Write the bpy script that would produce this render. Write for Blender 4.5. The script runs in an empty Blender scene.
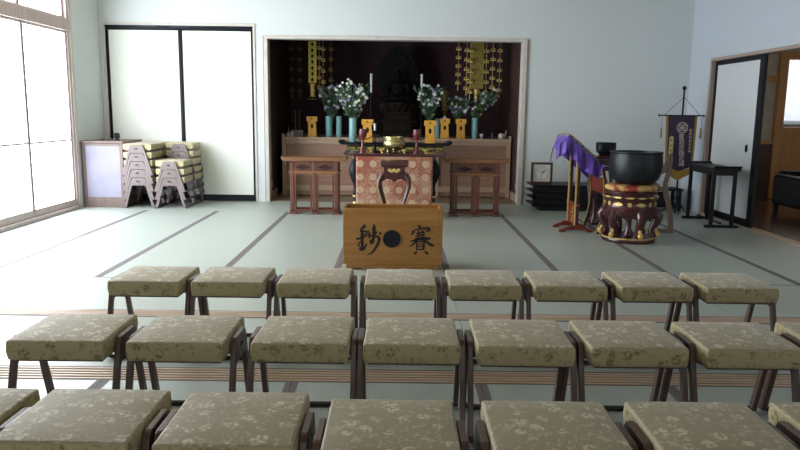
import bpy, bmesh, math, random
from mathutils import Vector, Matrix, Euler
random.seed(7)
PI = math.pi
SC = bpy.context.scene
COL = SC.collection

# ------------------------------------------------------------------ materials
def new_mat(name):
    m = bpy.data.materials.new(name); m.use_nodes = True
    nt = m.node_tree
    return m, nt, nt.nodes['Principled BSDF']

def mat(name, col, rough=.5, metal=0., col2=None, scale=8., stretch=(1, 1, 1), detail=4., bump=0., bscale=None, sheen=0., coat=0., lo=.35, hi=.65, spec=None):
    m, nt, p = new_mat(name)
    N, L = nt.nodes, nt.links
    p.inputs['Base Color'].default_value = (*col, 1)
    p.inputs['Roughness'].default_value = rough
    p.inputs['Metallic'].default_value = metal
    if sheen:
        p.inputs['Sheen Weight'].default_value = sheen
        p.inputs['Sheen Roughness'].default_value = .4
    if coat:
        p.inputs['Coat Weight'].default_value = coat
        p.inputs['Coat Roughness'].default_value = .12
    if spec is not None: p.inputs['Specular IOR Level'].default_value = spec
    tc = N.new('ShaderNodeTexCoord'); mp = N.new('ShaderNodeMapping')
    mp.inputs['Scale'].default_value = stretch
    L.new(tc.outputs['Object'], mp.inputs[0])
    if col2 is None: col2 = tuple(c*.82 for c in col)
    nz = N.new('ShaderNodeTexNoise'); nz.inputs['Scale'].default_value = scale; nz.inputs['Detail'].default_value = detail
    L.new(mp.outputs[0], nz.inputs[0])
    cr = N.new('ShaderNodeValToRGB')
    cr.color_ramp.elements[0].position = lo; cr.color_ramp.elements[1].position = hi
    cr.color_ramp.elements[0].color = (*col2, 1); cr.color_ramp.elements[1].color = (*col, 1)
    L.new(nz.outputs[0], cr.inputs[0]); L.new(cr.outputs[0], p.inputs['Base Color'])
    if bump:
        b = N.new('ShaderNodeBump'); b.inputs['Strength'].default_value = bump; b.inputs['Distance'].default_value = .01
        if bscale:
            nz2 = N.new('ShaderNodeTexNoise'); nz2.inputs['Scale'].default_value = bscale
            L.new(mp.outputs[0], nz2.inputs[0]); L.new(nz2.outputs[0], b.inputs['Height'])
        else: L.new(nz.outputs[0], b.inputs['Height'])
        L.new(b.outputs[0], p.inputs['Normal'])
    return m

def wood(name, c1, c2, rough=.45, axis='X', scale=3., coat=0.):
    st = {'X': (.6, 9, 9), 'Y': (9, .6, 9), 'Z': (9, 9, .6)}[axis]
    return mat(name, c1, rough, col2=c2, scale=scale, stretch=st, detail=6, bump=.05, coat=coat, lo=.3, hi=.7)

def emis(name, col, strength, col2=None):
    m, nt, p = new_mat(name)
    p.inputs['Base Color'].default_value = (.8, .8, .8, 1)
    p.inputs['Emission Color'].default_value = (*col, 1)
    p.inputs['Emission Strength'].default_value = strength
    return m

M = {}
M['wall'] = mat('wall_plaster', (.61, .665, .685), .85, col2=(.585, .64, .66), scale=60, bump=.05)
M['wall_r'] = mat('wall_plaster_shaded', (.47, .53, .60), .85, col2=(.45, .51, .58), scale=60, bump=.05)  # same plaster darkened and blued, shade of the right wall put in
M['ceil'] = wood('ceiling_board', (.55, .47, .36), (.45, .37, .27), .6, 'Y')
M['frame_wood'] = wood('pale_wood_frame', (.36, .285, .24), (.29, .225, .185), .5, 'Z')
M['trim_white'] = mat('pale_trim', (.58, .55, .52), .5, col2=(.53, .50, .47))
M['sash'] = wood('window_sash_wood', (.50, .42, .41), (.42, .34, .33), .45, 'Z')  # wood paled towards lilac to stand in for window bloom
M['kumiko'] = mat('lattice_wood', (.86, .84, .84), .6)  # whitened so the lattice looks washed out by window glare
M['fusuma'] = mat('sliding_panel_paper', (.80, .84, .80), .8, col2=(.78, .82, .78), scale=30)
M['fusuma_b'] = mat('sliding_panel_paper_shaded', (.55, .59, .62), .8, col2=(.53, .57, .6), scale=30)  # same panel paper darkened, dimness of the right side put into colour
M['lacq'] = mat('black_lacquer', (.007, .008, .013), .38, col2=(.005, .005, .009), scale=20, spec=.16)
M['lacq_dull'] = mat('black_lacquer_dull', (.010, .011, .016), .55, col2=(.007, .007, .010), scale=20, spec=.25)
M['burg'] = mat('dark_burgundy_wall', (.048, .018, .024), .85, col2=(.032, .013, .018), scale=5)  # this and the side wood darkened to stand in for recess shade
M['alc_side'] = mat('alcove_side_wood', (.05, .024, .02), .6, col2=(.035, .017, .015), scale=5)
M['counter'] = wood('altar_counter_wood', (.46, .335, .24), (.38, .27, .19), .5, 'X')
M['counter_panel'] = wood('altar_counter_panel', (.33, .20, .14), (.27, .155, .105), .5, 'X')
M['alc_floor'] = wood('alcove_floor_wood', (.26, .20, .15), (.20, .15, .11), .45, 'X')
M['rose'] = wood('rosewood', (.15, .05, .028), (.085, .028, .016), .42, 'Z', coat=.1)
M['rose_top'] = wood('rosewood_top', (.26, .12, .045), (.16, .07, .028), .42, 'X', coat=.1)
M['red'] = mat('red_lacquer', (.13, .016, .022), .3, col2=(.09, .010, .016), scale=10, coat=.4)
M['maroon'] = mat('maroon_lacquer', (.060, .010, .014), .28, col2=(.038, .007, .010), scale=10, coat=.3)
M['orange_red'] = mat('vermilion_lacquer', (.17, .028, .014), .4, col2=(.11, .016, .01), scale=18)
M['gold'] = mat('gold_leaf', (.74, .55, .20), .38, .35, col2=(.52, .36, .10), scale=40, bump=.2)
M['gold_dark'] = mat('dark_gold', (.24, .18, .05), .5, .4, col2=(.11, .08, .02), scale=50, bump=.3)  # darker, browner gold than the leaf
M['gold_plate'] = mat('gold_plate_panel', (.50, .40, .05), .5, .2, col2=(.38, .30, .03), scale=30)
M['gold_dull'] = mat('dull_gold_plaque', (.24, .20, .035), .55, .2, col2=(.16, .13, .02), scale=30)
M['brass'] = mat('polished_brass', (.62, .55, .28), .22, .95, col2=(.45, .38, .16), scale=14)
M['steel'] = mat('pale_steel', (.6, .6, .62), .3, .8)
M['yellow'] = wood('yellow_wood', (.66, .36, .045), (.54, .27, .03), .5, 'Z')
M['hole'] = mat('dark_hole', (.01, .007, .005), .9)
M['teal'] = mat('teal_glaze', (.20, .42, .44), .22, col2=(.13, .33, .36), scale=5, stretch=(1, 1, .3))
M['bronze'] = mat('dark_bronze', (.006, .005, .005), .65, .0, col2=(.003, .003, .003), scale=25, bump=.4, spec=.12)  # taken near black, shade of the recess put into the bronze
M['bronze_l'] = mat('carved_pedestal', (.022, .016, .010), .65, .0, col2=(.006, .005, .004), scale=40, bump=.5, spec=.12)
M['candle'] = mat('candle_wax', (.72, .74, .80), .5)
M['leaf'] = mat('leaf_green', (.05, .12, .045), .5, col2=(.025, .07, .03), scale=9)
M['leaf_y'] = mat('young_leaf', (.26, .32, .05), .5)
M['pet_w'] = mat('white_petal', (.74, .80, .76), .6, col2=(.55, .65, .58))
M['pet_v'] = mat('violet_petal', (.26, .22, .55), .6, col2=(.17, .15, .42))
M['pet_l'] = mat('lilac_petal', (.38, .39, .50), .6, col2=(.28, .29, .40))
M['boxw'] = wood('offering_box_wood', (.42, .205, .048), (.30, .13, .027), .4, 'X', scale=2.2, coat=.15)
M['boxi'] = wood('offering_box_inside', (.30, .14, .035), (.22, .09, .02), .5, 'X')
M['ink'] = mat('brush_ink', (.008, .007, .010), .5)
M['gong'] = mat('gong_iron', (.014, .019, .026), .42, .35, col2=(.009, .011, .015), scale=30, bump=.15, bscale=90)
M['cush'] = mat('brocade_cushion', (.55, .36, .13), .6, col2=(.26, .03, .018), scale=9, detail=2, lo=.45, hi=.55)
M['purple'] = mat('purple_cloth', (.13, .065, .44), .6, col2=(.09, .04, .32), scale=6, sheen=.4)
M['purple_d'] = mat('dark_purple_cloth', (.030, .014, .042), .7, col2=(.022, .010, .032), scale=6, sheen=.2)
M['broc'] = mat('gold_brocade', (.36, .30, .15), .6, col2=(.07, .06, .05), scale=30, detail=2, lo=.45, hi=.55)
M['mustard'] = mat('mustard_fringe', (.30, .19, .035), .7, col2=(.25, .15, .02), scale=60)
M['cream'] = mat('cream_print', (.55, .50, .46), .7)
M['dial'] = mat('clock_dial', (.85, .88, .86), .5)
M['clockw'] = wood('clock_case_wood', (.09, .045, .03), (.055, .028, .02), .4, 'X')
M['cabw'] = wood('cabinet_wood', (.17, .12, .105), (.12, .082, .07), .45, 'Z')
M['cabp'] = mat('cabinet_paper', (.27, .26, .345), .7, col2=(.23, .22, .30), scale=4, detail=6)
M['stframe'] = wood('stool_frame_wood', (.105, .058, .05), (.065, .036, .032), .38, 'Z', scale=5, coat=.25)
M['stframe_lit'] = wood('lit_stool_frame_wood', (.17, .13, .13), (.13, .10, .10), .45, 'Z', scale=5, coat=.1)  # same stool wood paled and greyed, window sheen put into the colour
M['bar'] = mat('dark_floor_bar', (.025, .018, .018), .4)
M['plainw'] = wood('plain_brown_wood', (.17, .12, .085), (.12, .085, .06), .5, 'Z')
M['redwood'] = wood('corridor_panel_red', (.075, .018, .014), (.05, .012, .01), .4, 'Z')
M['warmwood'] = wood('corridor_warm_wood', (.55, .29, .10), (.45, .22, .07), .4, 'Z')
M['corr_floor'] = wood('corridor_floor_wood', (.16, .065, .035), (.11, .04, .022), .25, 'Y', coat=.4)
M['corr_wall'] = mat('corridor_plaster', (.55, .50, .41), .8)
M['leather'] = mat('black_leather', (.004, .005, .008), .45, col2=(.003, .003, .005), scale=14, bump=.1, spec=.1)
M['offer'] = mat('pale_offering', (.45, .42, .5), .6)
M['tray_white'] = mat('white_porcelain', (.6, .6, .6), .3)
M['sheng'] = mat('outside_render', (.75, .78, .82), .8)
M['roof'] = mat('outside_roof_tiles', (.33, .36, .40), .7)

def tatami(name, ax):
    m, nt, p = new_mat(name); N, L = nt.nodes, nt.links
    tc = N.new('ShaderNodeTexCoord')
    sep = N.new('ShaderNodeSeparateXYZ'); L.new(tc.outputs['Object'], sep.inputs[0])
    s = N.new('ShaderNodeMath'); s.operation = 'MULTIPLY'; s.inputs[1].default_value = 2*PI/.0105
    L.new(sep.outputs[0 if ax == 'Y' else 1], s.inputs[0])
    sn = N.new('ShaderNodeMath'); sn.operation = 'SINE'; L.new(s.outputs[0], sn.inputs[0])
    mp = N.new('ShaderNodeMapping'); mp.inputs['Scale'].default_value = (90, 3, 1) if ax == 'Y' else (3, 90, 1)
    L.new(tc.outputs['Object'], mp.inputs[0])
    nz = N.new('ShaderNodeTexNoise'); nz.inputs['Scale'].default_value = 3.; nz.inputs['Detail'].default_value = 5
    L.new(mp.outputs[0], nz.inputs[0])
    ad = N.new('ShaderNodeMath'); ad.operation = 'MULTIPLY_ADD'; ad.inputs[1].default_value = .13; L.new(sn.outputs[0], ad.inputs[0]); L.new(nz.outputs[0], ad.inputs[2])
    cr = N.new('ShaderNodeValToRGB')
    cr.color_ramp.elements[0].position = .3; cr.color_ramp.elements[1].position = .7
    cr.color_ramp.elements[0].color = (.345, .405, .38, 1); cr.color_ramp.elements[1].color = (.425, .49, .465, 1)
    L.new(ad.outputs[0], cr.inputs[0]); L.new(cr.outputs[0], p.inputs['Base Color'])
    b = N.new('ShaderNodeBump'); b.inputs['Strength'].default_value = .25; b.inputs['Distance'].default_value = .002
    L.new(sn.outputs[0], b.inputs['Height']); L.new(b.outputs[0], p.inputs['Normal'])
    p.inputs['Roughness'].default_value = .33
    p.inputs['Specular IOR Level'].default_value = 1.0
    return m
M['tat_y'] = tatami('tatami_lengthwise', 'Y'); M['tat_x'] = tatami('tatami_crosswise', 'X')
M['heri'] = mat('tatami_border_cloth', (.17, .155, .165), .7, col2=(.13, .12, .13), scale=80)
M['sill'] = wood('sill_wood', (.60, .48, .38), (.48, .36, .27), .42, 'X')
M['groove'] = mat('sill_groove', (.17, .12, .10), .7)

def seat_fabric(name, base, pat, dark):
    m, nt, p = new_mat(name); N, L = nt.nodes, nt.links
    tc = N.new('ShaderNodeTexCoord'); oi = N.new('ShaderNodeObjectInfo')
    ad = N.new('ShaderNodeVectorMath'); ad.operation = 'ADD'
    sc = N.new('ShaderNodeVectorMath'); sc.operation = 'SCALE'; sc.inputs['Scale'].default_value = 7.
    cb = N.new('ShaderNodeCombineXYZ'); L.new(oi.outputs['Random'], cb.inputs[0]); L.new(oi.outputs['Random'], cb.inputs[1])
    L.new(cb.outputs[0], sc.inputs[0]); L.new(tc.outputs['Object'], ad.inputs[0]); L.new(sc.outputs[0], ad.inputs[1])
    # flowers : ring of petals around voronoi centres
    v = N.new('ShaderNodeTexVoronoi'); v.inputs['Scale'].default_value = 19.; v.inputs['Randomness'].default_value = .8
    L.new(ad.outputs[0], v.inputs['Vector'])
    v2 = N.new('ShaderNodeTexVoronoi'); v2.inputs['Scale'].default_value = 62.; v2.inputs['Randomness'].default_value = .7
    L.new(ad.outputs[0], v2.inputs['Vector'])
    m1 = N.new('ShaderNodeMapRange'); m1.inputs[1].default_value = .46; m1.inputs[2].default_value = .36   # inside blossom
    L.new(v.outputs['Distance'], m1.inputs[0])
    m2 = N.new('ShaderNodeMapRange'); m2.inputs[1].default_value = .62; m2.inputs[2].default_value = .42   # petals
    L.new(v2.outputs['Distance'], m2.inputs[0])
    m3 = N.new('ShaderNodeMapRange'); m3.inputs[1].default_value = .07; m3.inputs[2].default_value = .12   # dark eye
    L.new(v.outputs['Distance'], m3.inputs[0])
    # only some cells
    sp = N.new('ShaderNodeSeparateColor'); L.new(v.outputs['Color'], sp.inputs[0])
    gt = N.new('ShaderNodeMath'); gt.operation = 'GREATER_THAN'; gt.inputs[1].default_value = .25; L.new(sp.outputs[0], gt.inputs[0])
    a = N.new('ShaderNodeMath'); a.operation = 'MULTIPLY'; L.new(m1.outputs[0], a.inputs[0]); L.new(m2.outputs[0], a.inputs[1])
    b_ = N.new('ShaderNodeMath'); b_.operation = 'MULTIPLY'; L.new(a.outputs[0], b_.inputs[0]); L.new(m3.outputs[0], b_.inputs[1])
    c_ = N.new('ShaderNodeMath'); c_.operation = 'MULTIPLY'; L.new(b_.outputs[0], c_.inputs[0]); L.new(gt.outputs[0], c_.inputs[1])
    # leaves: streaky noise in the rest
    nz = N.new('ShaderNodeTexNoise'); nz.inputs['Scale'].default_value = 42; nz.inputs['Detail'].default_value = 2; nz.inputs['Distortion'].default_value = 1.2
    L.new(ad.outputs[0], nz.inputs[0])
    m4 = N.new('ShaderNodeMapRange'); m4.inputs[1].default_value = .57; m4.inputs[2].default_value = .64; m4.inputs[4].default_value = .55
    L.new(nz.outputs[0], m4.inputs[0])
    mx = N.new('ShaderNodeMath'); mx.operation = 'MAXIMUM'; L.new(c_.outputs[0], mx.inputs[0]); L.new(m4.outputs[0], mx.inputs[1])
    mix = N.new('ShaderNodeMix'); mix.data_type = 'RGBA'
    mix.inputs[6].default_value = (*base, 1); mix.inputs[7].default_value = (*pat, 1)
    L.new(mx.outputs[0], mix.inputs[0])
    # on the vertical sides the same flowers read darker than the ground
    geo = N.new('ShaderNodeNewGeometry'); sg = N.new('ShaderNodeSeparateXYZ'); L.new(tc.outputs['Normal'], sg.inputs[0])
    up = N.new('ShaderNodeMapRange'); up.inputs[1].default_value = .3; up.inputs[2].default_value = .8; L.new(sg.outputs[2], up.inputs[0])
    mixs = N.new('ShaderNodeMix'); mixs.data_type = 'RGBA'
    mixs.inputs[6].default_value = (base[0]*1.36, base[1]*1.34, base[2]*1.15, 1); mixs.inputs[7].default_value = (*dark, 1)  # side ground lightened to stand in for light falling on it
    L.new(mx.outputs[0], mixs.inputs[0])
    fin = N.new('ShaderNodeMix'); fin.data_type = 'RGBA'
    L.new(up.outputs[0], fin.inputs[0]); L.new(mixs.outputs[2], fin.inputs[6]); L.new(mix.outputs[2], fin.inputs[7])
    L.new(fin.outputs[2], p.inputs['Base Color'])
    p.inputs['Roughness'].default_value = .62
    p.inputs['Sheen Weight'].default_value = .3; p.inputs['Sheen Roughness'].default_value = .3
    bp = N.new('ShaderNodeBump'); bp.inputs['Strength'].default_value = .3; bp.inputs['Distance'].default_value = .003
    L.new(mx.outputs[0], bp.inputs['Height']); L.new(bp.outputs[0], p.inputs['Normal'])
    return m
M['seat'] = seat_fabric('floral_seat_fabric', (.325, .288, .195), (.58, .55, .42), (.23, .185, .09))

def altar_cloth_mat():
    m, nt, p = new_mat('brocade_altar_cloth'); N, L = nt.nodes, nt.links
    tc = N.new('ShaderNodeTexCoord'); sep = N.new('ShaderNodeSeparateXYZ'); L.new(tc.outputs['Object'], sep.inputs[0])
    def cell(out, off, per):
        a = N.new('ShaderNodeMath'); a.operation = 'ADD'; a.inputs[1].default_value = off; L.new(out, a.inputs[0])
        d = N.new('ShaderNodeMath'); d.operation = 'DIVIDE'; d.inputs[1].default_value = per; L.new(a.outputs[0], d.inputs[0])
        f = N.new('ShaderNodeMath'); f.operation = 'FRACT'; L.new(d.outputs[0], f.inputs[0])
        s = N.new('ShaderNodeMath'); s.operation = 'SUBTRACT'; s.inputs[1].default_value = .5; L.new(f.outputs[0], s.inputs[0])
        return s.outputs[0]
    u = cell(sep.outputs[0], .464+.08+8*.158, .158); w = cell(sep.outputs[2], -.671+.08+8*.158, .158)
    cx = N.new('ShaderNodeCombineXYZ'); L.new(u, cx.inputs[0]); L.new(w, cx.inputs[1])
    ln = N.new('ShaderNodeVectorMath'); ln.operation = 'LENGTH'; L.new(cx.outputs[0], ln.inputs[0])
    cr = N.new('ShaderNodeValToRGB'); e = cr.color_ramp.elements
    cr.color_ramp.interpolation = 'LINEAR'
    e[0].position = 0; e[0].color = (.50, .28, .18, 1)
    e[1].position = 1; e[1].color = (0, 0, 0, 0)
    for pos, c in ((.05, (.40, .16, .09, 1)), (.08, (.52, .40, .27, 1)), (.14, (.46, .34, .23, 1)), (.17, (.36, .18, .11, 1)), (.20, (.52, .40, .27, 1)), (.26, (.44, .32, .21, 1)), (.295, (.0, .0, .0, 0))):
        n = e.new(pos); n.color = c
    L.new(ln.outputs['Value'], cr.inputs[0])
    nz = N.new('ShaderNodeTexNoise'); nz.inputs['Scale'].default_value = 75; nz.inputs['Detail'].default_value = 3; L.new(tc.outputs['Object'], nz.inputs[0])
    nz2 = N.new('ShaderNodeTexNoise'); nz2.inputs['Scale'].default_value = 5; L.new(tc.outputs['Object'], nz2.inputs[0])
    adn = N.new('ShaderNodeMath'); adn.operation = 'MULTIPLY_ADD'; adn.inputs[1].default_value = .8; L.new(nz2.outputs[0], adn.inputs[0]); L.new(nz.outputs[0], adn.inputs[2])
    g = N.new('ShaderNodeValToRGB'); g.color_ramp.elements[0].position = .82; g.color_ramp.elements[1].position = 1.02
    g.color_ramp.elements[0].color = (.27, .075, .045, 1); g.color_ramp.elements[1].color = (.40, .24, .16, 1)
    L.new(adn.outputs[0], g.inputs[0])
    mx = N.new('ShaderNodeMix'); mx.data_type = 'RGBA'
    L.new(cr.outputs['Alpha'], mx.inputs[0]); L.new(g.outputs[0], mx.inputs[6]); L.new(cr.outputs[0], mx.inputs[7])
    L.new(mx.outputs[2], p.inputs['Base Color']); p.inputs['Roughness'].default_value = .55
    return m
M['altar_cloth'] = altar_cloth_mat()

# ------------------------------------------------------------------ object plumbing
def tag(o, label=None, cat=None, group=None, kind=None):
    if label: o['label'] = label
    if cat: o['category'] = cat
    if group: o['group'] = group
    if kind: o['kind'] = kind
    return o

def empty(name, loc, rz=0, label=None, cat=None, group=None):
    o = bpy.data.objects.new(name, None); COL.objects.link(o)
    o.empty_display_size = .1; o.location = loc; o.rotation_euler = (0, 0, rz)
    return tag(o, label, cat, group)

def T(loc=(0, 0, 0), rot=(0, 0, 0), sc=(1, 1, 1)):
    return Matrix.Translation(loc) @ Euler(rot).to_matrix().to_4x4() @ Matrix.Diagonal((*sc, 1))

class MB:
    def __init__(s): s.bm = bmesh.new(); s.mi = 0
    def _fin(s, faces):
        for f in faces: f.material_index = s.mi
    def box(s, x0, x1, y0, y1, z0, z1, m=None):
        mt = T(((x0+x1)/2, (y0+y1)/2, (z0+z1)/2), sc=(abs(x1-x0), abs(y1-y0), abs(z1-z0)))
        if m is not None: mt = m @ mt
        r = bmesh.ops.create_cube(s.bm, size=1, matrix=mt)
        fs = {f for v in r['verts'] for f in v.link_faces}; s._fin(fs); return s
    def frustum(s, a, b, z0, z1, cx=0, cy=0):
        # a=(wx,wy) half sizes bottom, b top
        vs = []
        for (w, h), z in ((a, z0), (b, z1)):
            for sx, sy in ((-1, -1), (1, -1), (1, 1), (-1, 1)): vs.append(s.bm.verts.new((cx+sx*w, cy+sy*h, z)))
        fs = [s.bm.faces.new(vs[3::-1]), s.bm.faces.new(vs[4:])]
        for i in range(4):
            j = (i+1) % 4; fs.append(s.bm.faces.new((vs[i], vs[j], vs[4+j], vs[4+i])))
        s._fin(fs); return s
    def ball(s, c, r, sc=(1, 1, 1), seg=16, rings=10, rot=(0, 0, 0)):
        q = bmesh.ops.create_uvsphere(s.bm, u_segments=seg, v_segments=rings, radius=r, matrix=T(c, rot, sc))
        s._fin({f for v in q['verts'] for f in v.link_faces}); return s
    def lathe(s, prof, c=(0, 0, 0), seg=32, m=None, cap=True, wave=None):
        rings = []
        mt = m if m is not None else Matrix.Identity(4)
        for r, z in prof:
            if r < 1e-5: rings.append([s.bm.verts.new(mt @ Vector((c[0], c[1], c[2]+z)))]); continue
            ring = []
            for i in range(seg):
                a = 2*PI*i/seg; rr = r*(1+(wave(a, z) if wave else 0))
                ring.append(s.bm.verts.new(mt @ Vector((c[0]+rr*math.cos(a), c[1]+rr*math.sin(a), c[2]+z))))
            rings.append(ring)
        fs = []
        for A, B in zip(rings, rings[1:]):
            for i in range(seg):
                j = (i+1) % seg
                if len(A) == 1 and len(B) == 1: continue
                if len(A) == 1: fs.append(s.bm.faces.new((A[0], B[j], B[i])))
                elif len(B) == 1: fs.append(s.bm.faces.new((A[i], A[j], B[0])))
                else: fs.append(s.bm.faces.new((A[i], A[j], B[j], B[i])))
        if cap and len(rings[0]) > 1: fs.append(s.bm.faces.new(rings[0][::-1]))
        if cap and len(rings[-1]) > 1: fs.append(s.bm.faces.new(rings[-1]))
        s._fin(fs); return s
    def tube(s, pts, r, seg=8, sx=1., up=None):
        pts = [Vector(p) for p in pts]; n = len(pts)
        rs = r if isinstance(r, (list, tuple)) else [r]*n
        rings = []; prev = None
        for i, p in enumerate(pts):
            d = (pts[min(i+1, n-1)]-pts[max(i-1, 0)]).normalized()
            if prev is None:
                u = Vector(up) if up else (Vector((0, 0, 1)) if abs(d.z) < .9 else Vector((1, 0, 0)))
            else: u = prev
            u = (u-d*u.dot(d)).normalized(); prev = u; w = d.cross(u)
            rings.append([s.bm.verts.new(p+(u*math.cos(2*PI*k/seg)*sx+w*math.sin(2*PI*k/seg))*rs[i]) for k in range(seg)])
        fs = [s.bm.faces.new(rings[0]), s.bm.faces.new(rings[-1][::-1])]
        for A, B in zip(rings, rings[1:]):
            for i in range(seg):
                j = (i+1) % seg; fs.append(s.bm.faces.new((A[j], A[i], B[i], B[j])))
        s._fin(fs); return s
    def strip(s, pts, w, t, up=(0, 1, 0)):
        """rectangular bar following pts; w list/number across, t thickness along 'up'"""
        pts = [Vector(p) for p in pts]; n = len(pts); ws = w if isinstance(w, (list, tuple)) else [w]*n
        u = Vector(up).normalized(); rings = []
        for i, p in enumerate(pts):
            d = (pts[min(i+1, n-1)]-pts[max(i-1, 0)]).normalized(); k = d.cross(u).normalized()
            rings.append([s.bm.verts.new(p+k*a*ws[i]/2+u*b*t/2) for a, b in ((-1, -1), (1, -1), (1, 1), (-1, 1))])
        fs = [s.bm.faces.new(rings[0][::-1]), s.bm.faces.new(rings[-1])]
        for A, B in zip(rings, rings[1:]):
            for i in range(4):
                j = (i+1) % 4; fs.append(s.bm.faces.new((A[i], A[j], B[j], B[i])))
        s._fin(fs); return s
    def prism(s, loops, t, m=None):
        """loops in local XZ (outer first, holes after), extruded by t along +Y"""
        b2 = bmesh.new(); es = []
        for lp in loops:
            vs = [b2.verts.new((x, 0, z)) for x, z in lp]
            for i in range(len(vs)): es.append(b2.edges.new((vs[i], vs[(i+1) % len(vs)])))
        bmesh.ops.triangle_fill(b2, edges=es, use_beauty=True)
        fs = list(b2.faces)
        r = bmesh.ops.extrude_face_region(b2, geom=fs)
        nv = [g for g in r['geom'] if isinstance(g, bmesh.types.BMVert)]
        bmesh.ops.translate(b2, verts=nv, vec=(0, t, 0))
        if m is not None: bmesh.ops.transform(b2, matrix=m, verts=b2.verts)
        bmesh.ops.recalc_face_normals(b2, faces=b2.faces)
        vm = {v: s.bm.verts.new(v.co) for v in b2.verts}; out = []
        for f in b2.faces: out.append(s.bm.faces.new([vm[v] for v in f.verts]))
        b2.free(); s._fin(out); return s
    def grid(s, nu, nv, fn):
        g = [[s.bm.verts.new(fn(i/nu, j/nv)) for j in range(nv+1)] for i in range(nu+1)]
        fs = [s.bm.faces.new((g[i][j], g[i+1][j], g[i+1][j+1], g[i][j+1])) for i in range(nu) for j in range(nv)]
        s._fin(fs); return s
    def build(s, name, mats, parent=None, bevel=0., smooth=False, seg=2, solid=0., recalc=True, subd=0, loc=None):
        if recalc: bmesh.ops.recalc_face_normals(s.bm, faces=s.bm.faces)
        me = bpy.data.meshes.new(name)
        if smooth:
            for f in s.bm.faces: f.smooth = True
        s.bm.to_mesh(me); s.bm.free()
        if not isinstance(mats, (list, tuple)): mats = [mats]
        for q in mats: me.materials.append(q)
        o = bpy.data.objects.new(name, me); COL.objects.link(o)
        if parent is not None: o.parent = parent
        if loc is not None: o.location = loc
        if solid:
            k = o.modifiers.new('solid', 'SOLIDIFY'); k.thickness = solid
        if subd:
            k = o.modifiers.new('sub', 'SUBSURF'); k.levels = subd; k.render_levels = subd
        if bevel:
            k = o.modifiers.new('bevel', 'BEVEL'); k.width = bevel; k.segments = seg; k.limit_method = 'ANGLE'; k.angle_limit = math.radians(35)
            k.harden_normals = False
        if smooth and not subd:
            try: me.set_sharp_from_angle(angle=math.radians(40))
            except Exception: pass
        return o

def struct(name, mb, mats, bevel=0., parent=None, **k):
    o = mb.build(name, mats, parent, bevel=bevel, **k)
    if parent is None: o['kind'] = 'structure'
    return o

def kids(o): return [c for c in bpy.data.objects if c.parent == o]
def copy_tree(o, parent=None):
    c = o.copy(); COL.objects.link(c); c.parent = parent
    for ch in kids(o): copy_tree(ch, c)
    return c

def circle(cx, cz, rx, rz=None, n=20):
    rz = rz or rx
    return [(cx+rx*math.cos(2*PI*i/n), cz+rz*math.sin(2*PI*i/n)) for i in range(n)]

# ================================================================== SETTING
XL, XR, YB, ZC = -4.155, 4.045, 10.0, 3.15
W = .9135; X0 = -3.243

# ---- floor: mats, borders, sills in one structure
f = MB()
def mat_piece(x0, x1, y0, y1, ax, bl=True, br=True):
    f.mi = 0 if ax == 'Y' else 1
    f.box(x0+.001, x1-.001, y0+.001, y1-.001, -.05, 0)
    f.mi = 2; b = .03
    if ax == 'Y':
        f.box(x0+.001, x0+b, y0+.001, y1-.001, -.02, .0012); f.box(x1-b, x1-.001, y0+.001, y1-.001, -.02, .0012)
    else:
        f.box(x0+.001, x1-.001, y0+.001, y0+.012, -.02, .0012); f.box(x0+.001, x1-.001, y1-.012, y1-.001, -.02, .0012)
xs = [X0+W*(k-1) for k in range(10)]
for r in range(2):
    for a, b in zip(xs, xs[1:]): mat_piece(a, b, 8.972-1.82*(r+1), 8.972-1.82*r, 'Y')
f.mi = 1; f.box(XL, XR, 8.974, 10.7, -.05, -.0005)
cx = [XL, -3.24, -1.413, .4, 2.215, XR]
for a, b in zip(cx, cx[1:]): mat_piece(a, b, 4.43, 5.332, 'X'); mat_piece(a, b, 3.405, 4.295, 'X')
for r in range(3):
    for a, b in zip(xs, xs[1:]): mat_piece(a, b, 3.24-1.82*(r+1), 3.24-1.82*r, 'Y')
f.mi = 0; f.box(XL-.3, XR+.3, -4.5, 3.24-1.82*3, -.05, 0)
struct('floor', f, [M['tat_y'], M['tat_x'], M['heri']])
def sill(name, y0, y1):
    s = MB(); s.box(XL, XR, y0, y1, -.05, -.004)
    n = 5 if y1-y0 > .15 else 4
    w = (y1-y0)/(2*n+1)
    for i in range(n+1): s.box(XL, XR, y0+2*i*w, y0+(2*i+1)*w, -.01, .003)
    s.mi = 1; s.box(XL, XR, y0-.008, y0, -.01, .0014); s.box(XL, XR, y1, y1+.008, -.01, .0014)
    struct(name, s, [M['sill'], M['groove']])
sill('trim_1', 4.303, 4.422); sill('trim_2', 3.248, 3.397)

# ---- ceiling
c = MB(); c.box(XL-.3, XR+.3, -4.5, 12.4, ZC, ZC+.06)
struct('ceiling', c, M['ceil'])

# ---- back wall (opening for sliding panels and for the altar alcove)
b = MB()
b.box(XL-.2, -4.075, YB, YB+.14, 0, ZC); b.box(-4.075, -2.035, YB, YB+.14, 2.43, ZC)
b.box(-2.035, -1.86, YB, YB+.14, 0, ZC); b.box(-1.86, 1.745, YB, YB+.14, 2.30, ZC)
b.box(1.745, XR+.3, YB, YB+.14, 0, ZC); b.box(-4.075, -2.035, YB+.08, YB+.14, 0, 2.43)
struct('wall_back', b, M['wall'])
t = MB()
t.box(-4.11, -2.0, YB-.018, YB+.02, 2.435, 2.465); t.box(-4.105, -4.075, YB-.012, YB+.02, 0, 2.44); t.box(-2.035, -2.005, YB-.012, YB+.02, 0, 2.44)
struct('trim_3', t, M['trim_white'], .003)
t = MB()
t.box(-1.885, -1.835, YB-.02, YB+.16, 0, 2.318); t.box(1.703, 1.765, YB-.02, YB+.16, 0, 2.318); t.box(-1.835, 1.703, YB-.02, YB+.16, 2.27, 2.318)
struct('trim_4', t, M['trim_white'], .004)
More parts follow.
